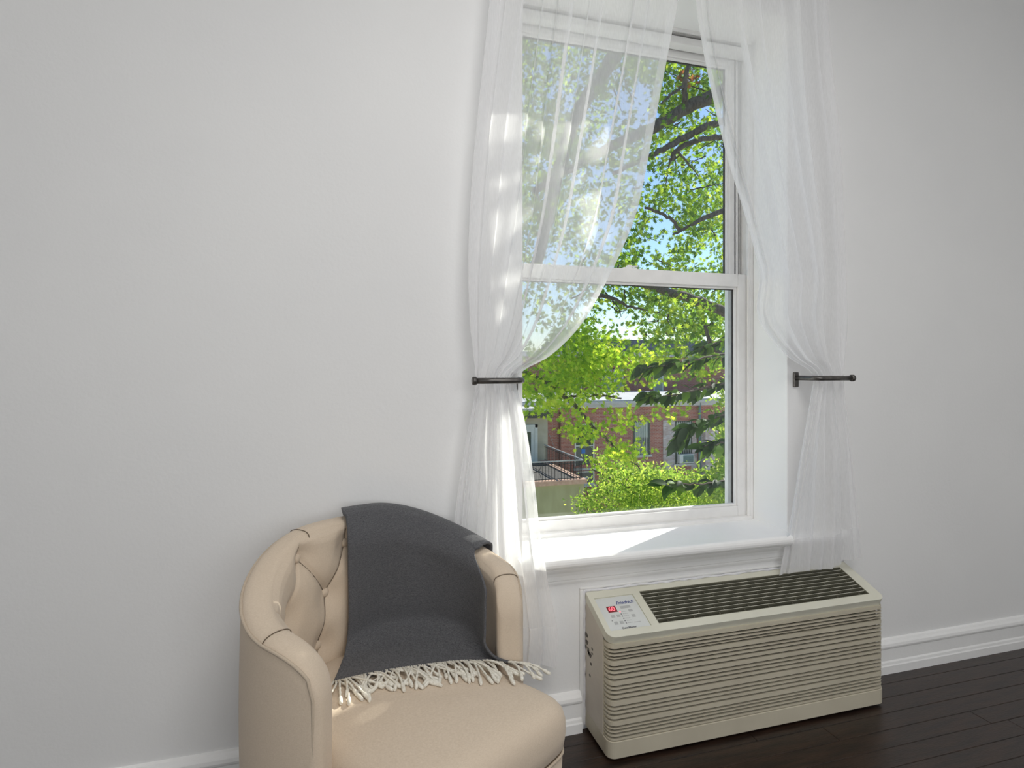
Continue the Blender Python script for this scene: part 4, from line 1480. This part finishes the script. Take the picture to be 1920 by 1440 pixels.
loc = empty('locust_tree', (at(1230, 900, 16).x, 16, GZ), 'feathery bright green locust crown filling the bottom of the pane below the brick house', 'tree')
lx = at(1230, 900, 16).x
MB().tube([(lx, 16, GZ), (lx + .1, 16, -5.2), (lx, 16, -3.6), (lx + .2, 15.9, -2.6)], [.2, .16, .12, .05], 10).build('trunk', M['bark'], loc)
branch(loc, [(1230, 960, 16), (1200, 930, 15.6), (1150, 900, 15.4), (1110, 880, 15.2)], .06, .02, M['bark'])
branch(loc, [(1230, 960, 16), (1270, 925, 15.6), (1310, 890, 15.4)], .06, .02, M['bark'])
SPEC3 = [(1160, 880, 42, 20, 1.0), (1215, 890, 48, 20, 1.2), (1190, 912, 70, 28, 1.1), (1270, 915, 60, 30, 1.2), (1160, 945, 75, 22, 1.2), (1250, 945, 90, 28, 1.2), (1340, 930, 50, 35, 1.1), (1140, 862, 20, 10, .6), (1250, 985, 180, 30, .8), (1310, 905, 34, 14, .6)]
TONE3 = [(.12, .24, .03), (.2, .34, .045), (.32, .46, .06), (.46, .55, .10)]
pos = clusters(SPEC3, [(1282, 845, 24, 32)], 16, .22, 13.5, 17, 15000)
leaf_cloud('foliage', loc, pos, OVAL_V, OVAL_F, (.08, .15), TONE3, M['leaf'])

sh = empty('garden_shrub', (at(1370, 860, 13).x, 13, GZ), 'sunlit leafy shrub at the right edge of the lower pane behind the dark leaves', 'shrub')
sx_ = at(1385, 900, 13).x
MB().tube([(sx_, 13, GZ), (sx_, 13, -5), (sx_ - .1, 13, -3), (sx_, 13, -1)], [.12, .1, .07, .03], 8).build('stem', M['bark'], sh)
SPEC4 = [(1365, 850, 22, 60, 1.2), (1345, 905, 25, 35, 1), (1370, 760, 25, 50, 1), (1375, 930, 40, 40, 1), (1420, 800, 50, 160, .8)]
pos = clusters(SPEC4, [], 10, .2, 12, 14, 4200)
leaf_cloud('foliage', sh, pos, OVAL_V, OVAL_F, (.12, .2), TONE3, M['leaf'])

# ------------------------------------------------------------------ dark broad leaves close to the window
bt = empty('broadleaf_tree', (at(1500, 800, 4.4).x, 4.4, GZ), 'near tree with large dark pointed leaves hanging at the right of the lower pane', 'tree')
bx = at(1500, 800, 4.4).x
MB().tube([(bx, 4.4, GZ), (bx, 4.4, -3), (bx, 4.4, -.5), (bx + .02, 4.38, 1.2), (bx, 4.3, 1.9)], [.13, .10, .07, .045, .015], 10).build('trunk', M['bark_dark'], bt)


def broad_leaf_mesh(var):
    v, f = [], []
    n = 7
    for i in range(n + 1):
        t = i / n
        y = t
        w_ = .26 * (math.sin(math.pi * t ** .85) ** .8) if 0 < t < 1 else 0.004
        w_ *= (1 - .25 * t)
        dr = -.18 * t * t * (1 + .4 * var)
        cup = .06 + .04 * var
        v += [(-w_, y, dr + cup * w_ * 3), (0, y, dr), (w_, y, dr + cup * w_ * 3)]
    for i in range(n):
        a = i * 3
        f += [(a, a + 1, a + 4, a + 3), (a + 1, a + 2, a + 5, a + 4)]
    return v, f


leaf_mes = []
for k, tone in enumerate(((.020, .052, .010), (.030, .075, .014), (.045, .105, .018), (.095, .19, .022), (.016, .042, .012))):
    v, f = broad_leaf_mesh(k / 4)
    me = bpy.data.meshes.new('leaf')
    me.from_pydata(v, [], f)
    me.polygons.foreach_set('use_smooth', [True] * len(f))
    a_ = me.attributes.new('tone', 'FLOAT_COLOR', 'POINT')
    a_.data.foreach_set('color', np.tile(np.array([*tone, 1.0], np.float32), len(v)))
    me.materials.append(M['leaf_broad'])
    leaf_mes.append(me)
TW = [[(1500, 640, 4.3), (1400, 655, 3.9), (1320, 672, 3.6), (1260, 682, 3.5), (1205, 690, 3.45)],
      [(1500, 690, 4.3), (1390, 712, 3.9), (1310, 730, 3.6), (1250, 742, 3.5), (1215, 742, 3.45)],
      [(1500, 740, 4.35), (1400, 760, 3.9), (1340, 782, 3.6), (1295, 800, 3.5), (1270, 822, 3.5)],
      [(1500, 800, 4.4), (1410, 815, 4.0), (1360, 830, 3.7), (1320, 838, 3.6)],
      [(1500, 870, 4.4), (1400, 890, 4.0), (1340, 905, 3.8), (1285, 908, 3.7), (1250, 905, 3.7)],
      [(1500, 620, 4.3), (1420, 625, 4.1), (1350, 640, 3.9), (1310, 655, 3.8)]]
org = ORIGIN[bt.name]
for ti, tw in enumerate(TW):
    branch(bt, tw, .012, .003, M['bark_dark'], wob=.004)
    P = spline([np.array(at(*q)) for q in tw], 40)
    NK = 44 if ti < 3 else 34
    for k in range(NK):
        i = int(12 + 28 * k / NK)
        p = Vector(P[min(i, 39)])
        t = (Vector(P[min(i + 1, 39)]) - Vector(P[min(i + 1, 39) - 1])).normalized()
        side = 1 if k % 2 else -1
        d = (t * rng.uniform(.5, 1.2) + Vector((0, side * rng.uniform(.2, .8), rng.normal(-.25, .40)))).normalized()
        up = Vector((rng.normal(0, .35), rng.normal(-.45, .4), 1))
        xax = d.cross(up).normalized(); zax = xax.cross(d)
        s = rng.uniform(.085, .15)
        R = Matrix((xax * s, d * s, zax * s)).transposed().to_4x4()
        o = bpy.data.objects.new('leaf', leaf_mes[rng.integers(0, 5)])
        COL.objects.link(o); o.parent = bt
        o.matrix_local = Matrix.Translation(p - org + Vector(rng.normal(size=3) * .012)) @ R

# unseen upper bough added to this tree to shade the armchair seat and curtain
MB().tube([(bx, 4.3, 1.9), (bx - .1, 4.1, 2.3), (bx - .3, 3.8, 2.8), (3.62, 3.5, 3.15)], [.015, .012, .009, .004], 8).build('branch', M['bark_dark'], bt)
sp_ = []
for cx_, cz_, rx_, rz_, n_ in ((3.64, 3.16, .17, .30, 80), (3.11, 3.20, .10, .11, 18), (3.34, 3.46, .22, .30, 62), (3.30, 3.95, .30, .14, 30)):
    for k in range(n_):
        an, rr = rng.uniform(0, 6.28), math.sqrt(rng.random())
        sp_.append((cx_ + rx_ * rr * math.cos(an), 3.5 + rng.uniform(-.12, .12), cz_ + rz_ * rr * math.sin(an)))
leaf_cloud('foliage', bt, np.array(sp_), OVAL_V, OVAL_F, (.13, .19), [(.03, .075, .014), (.05, .11, .02)], M['leaf_broad'])
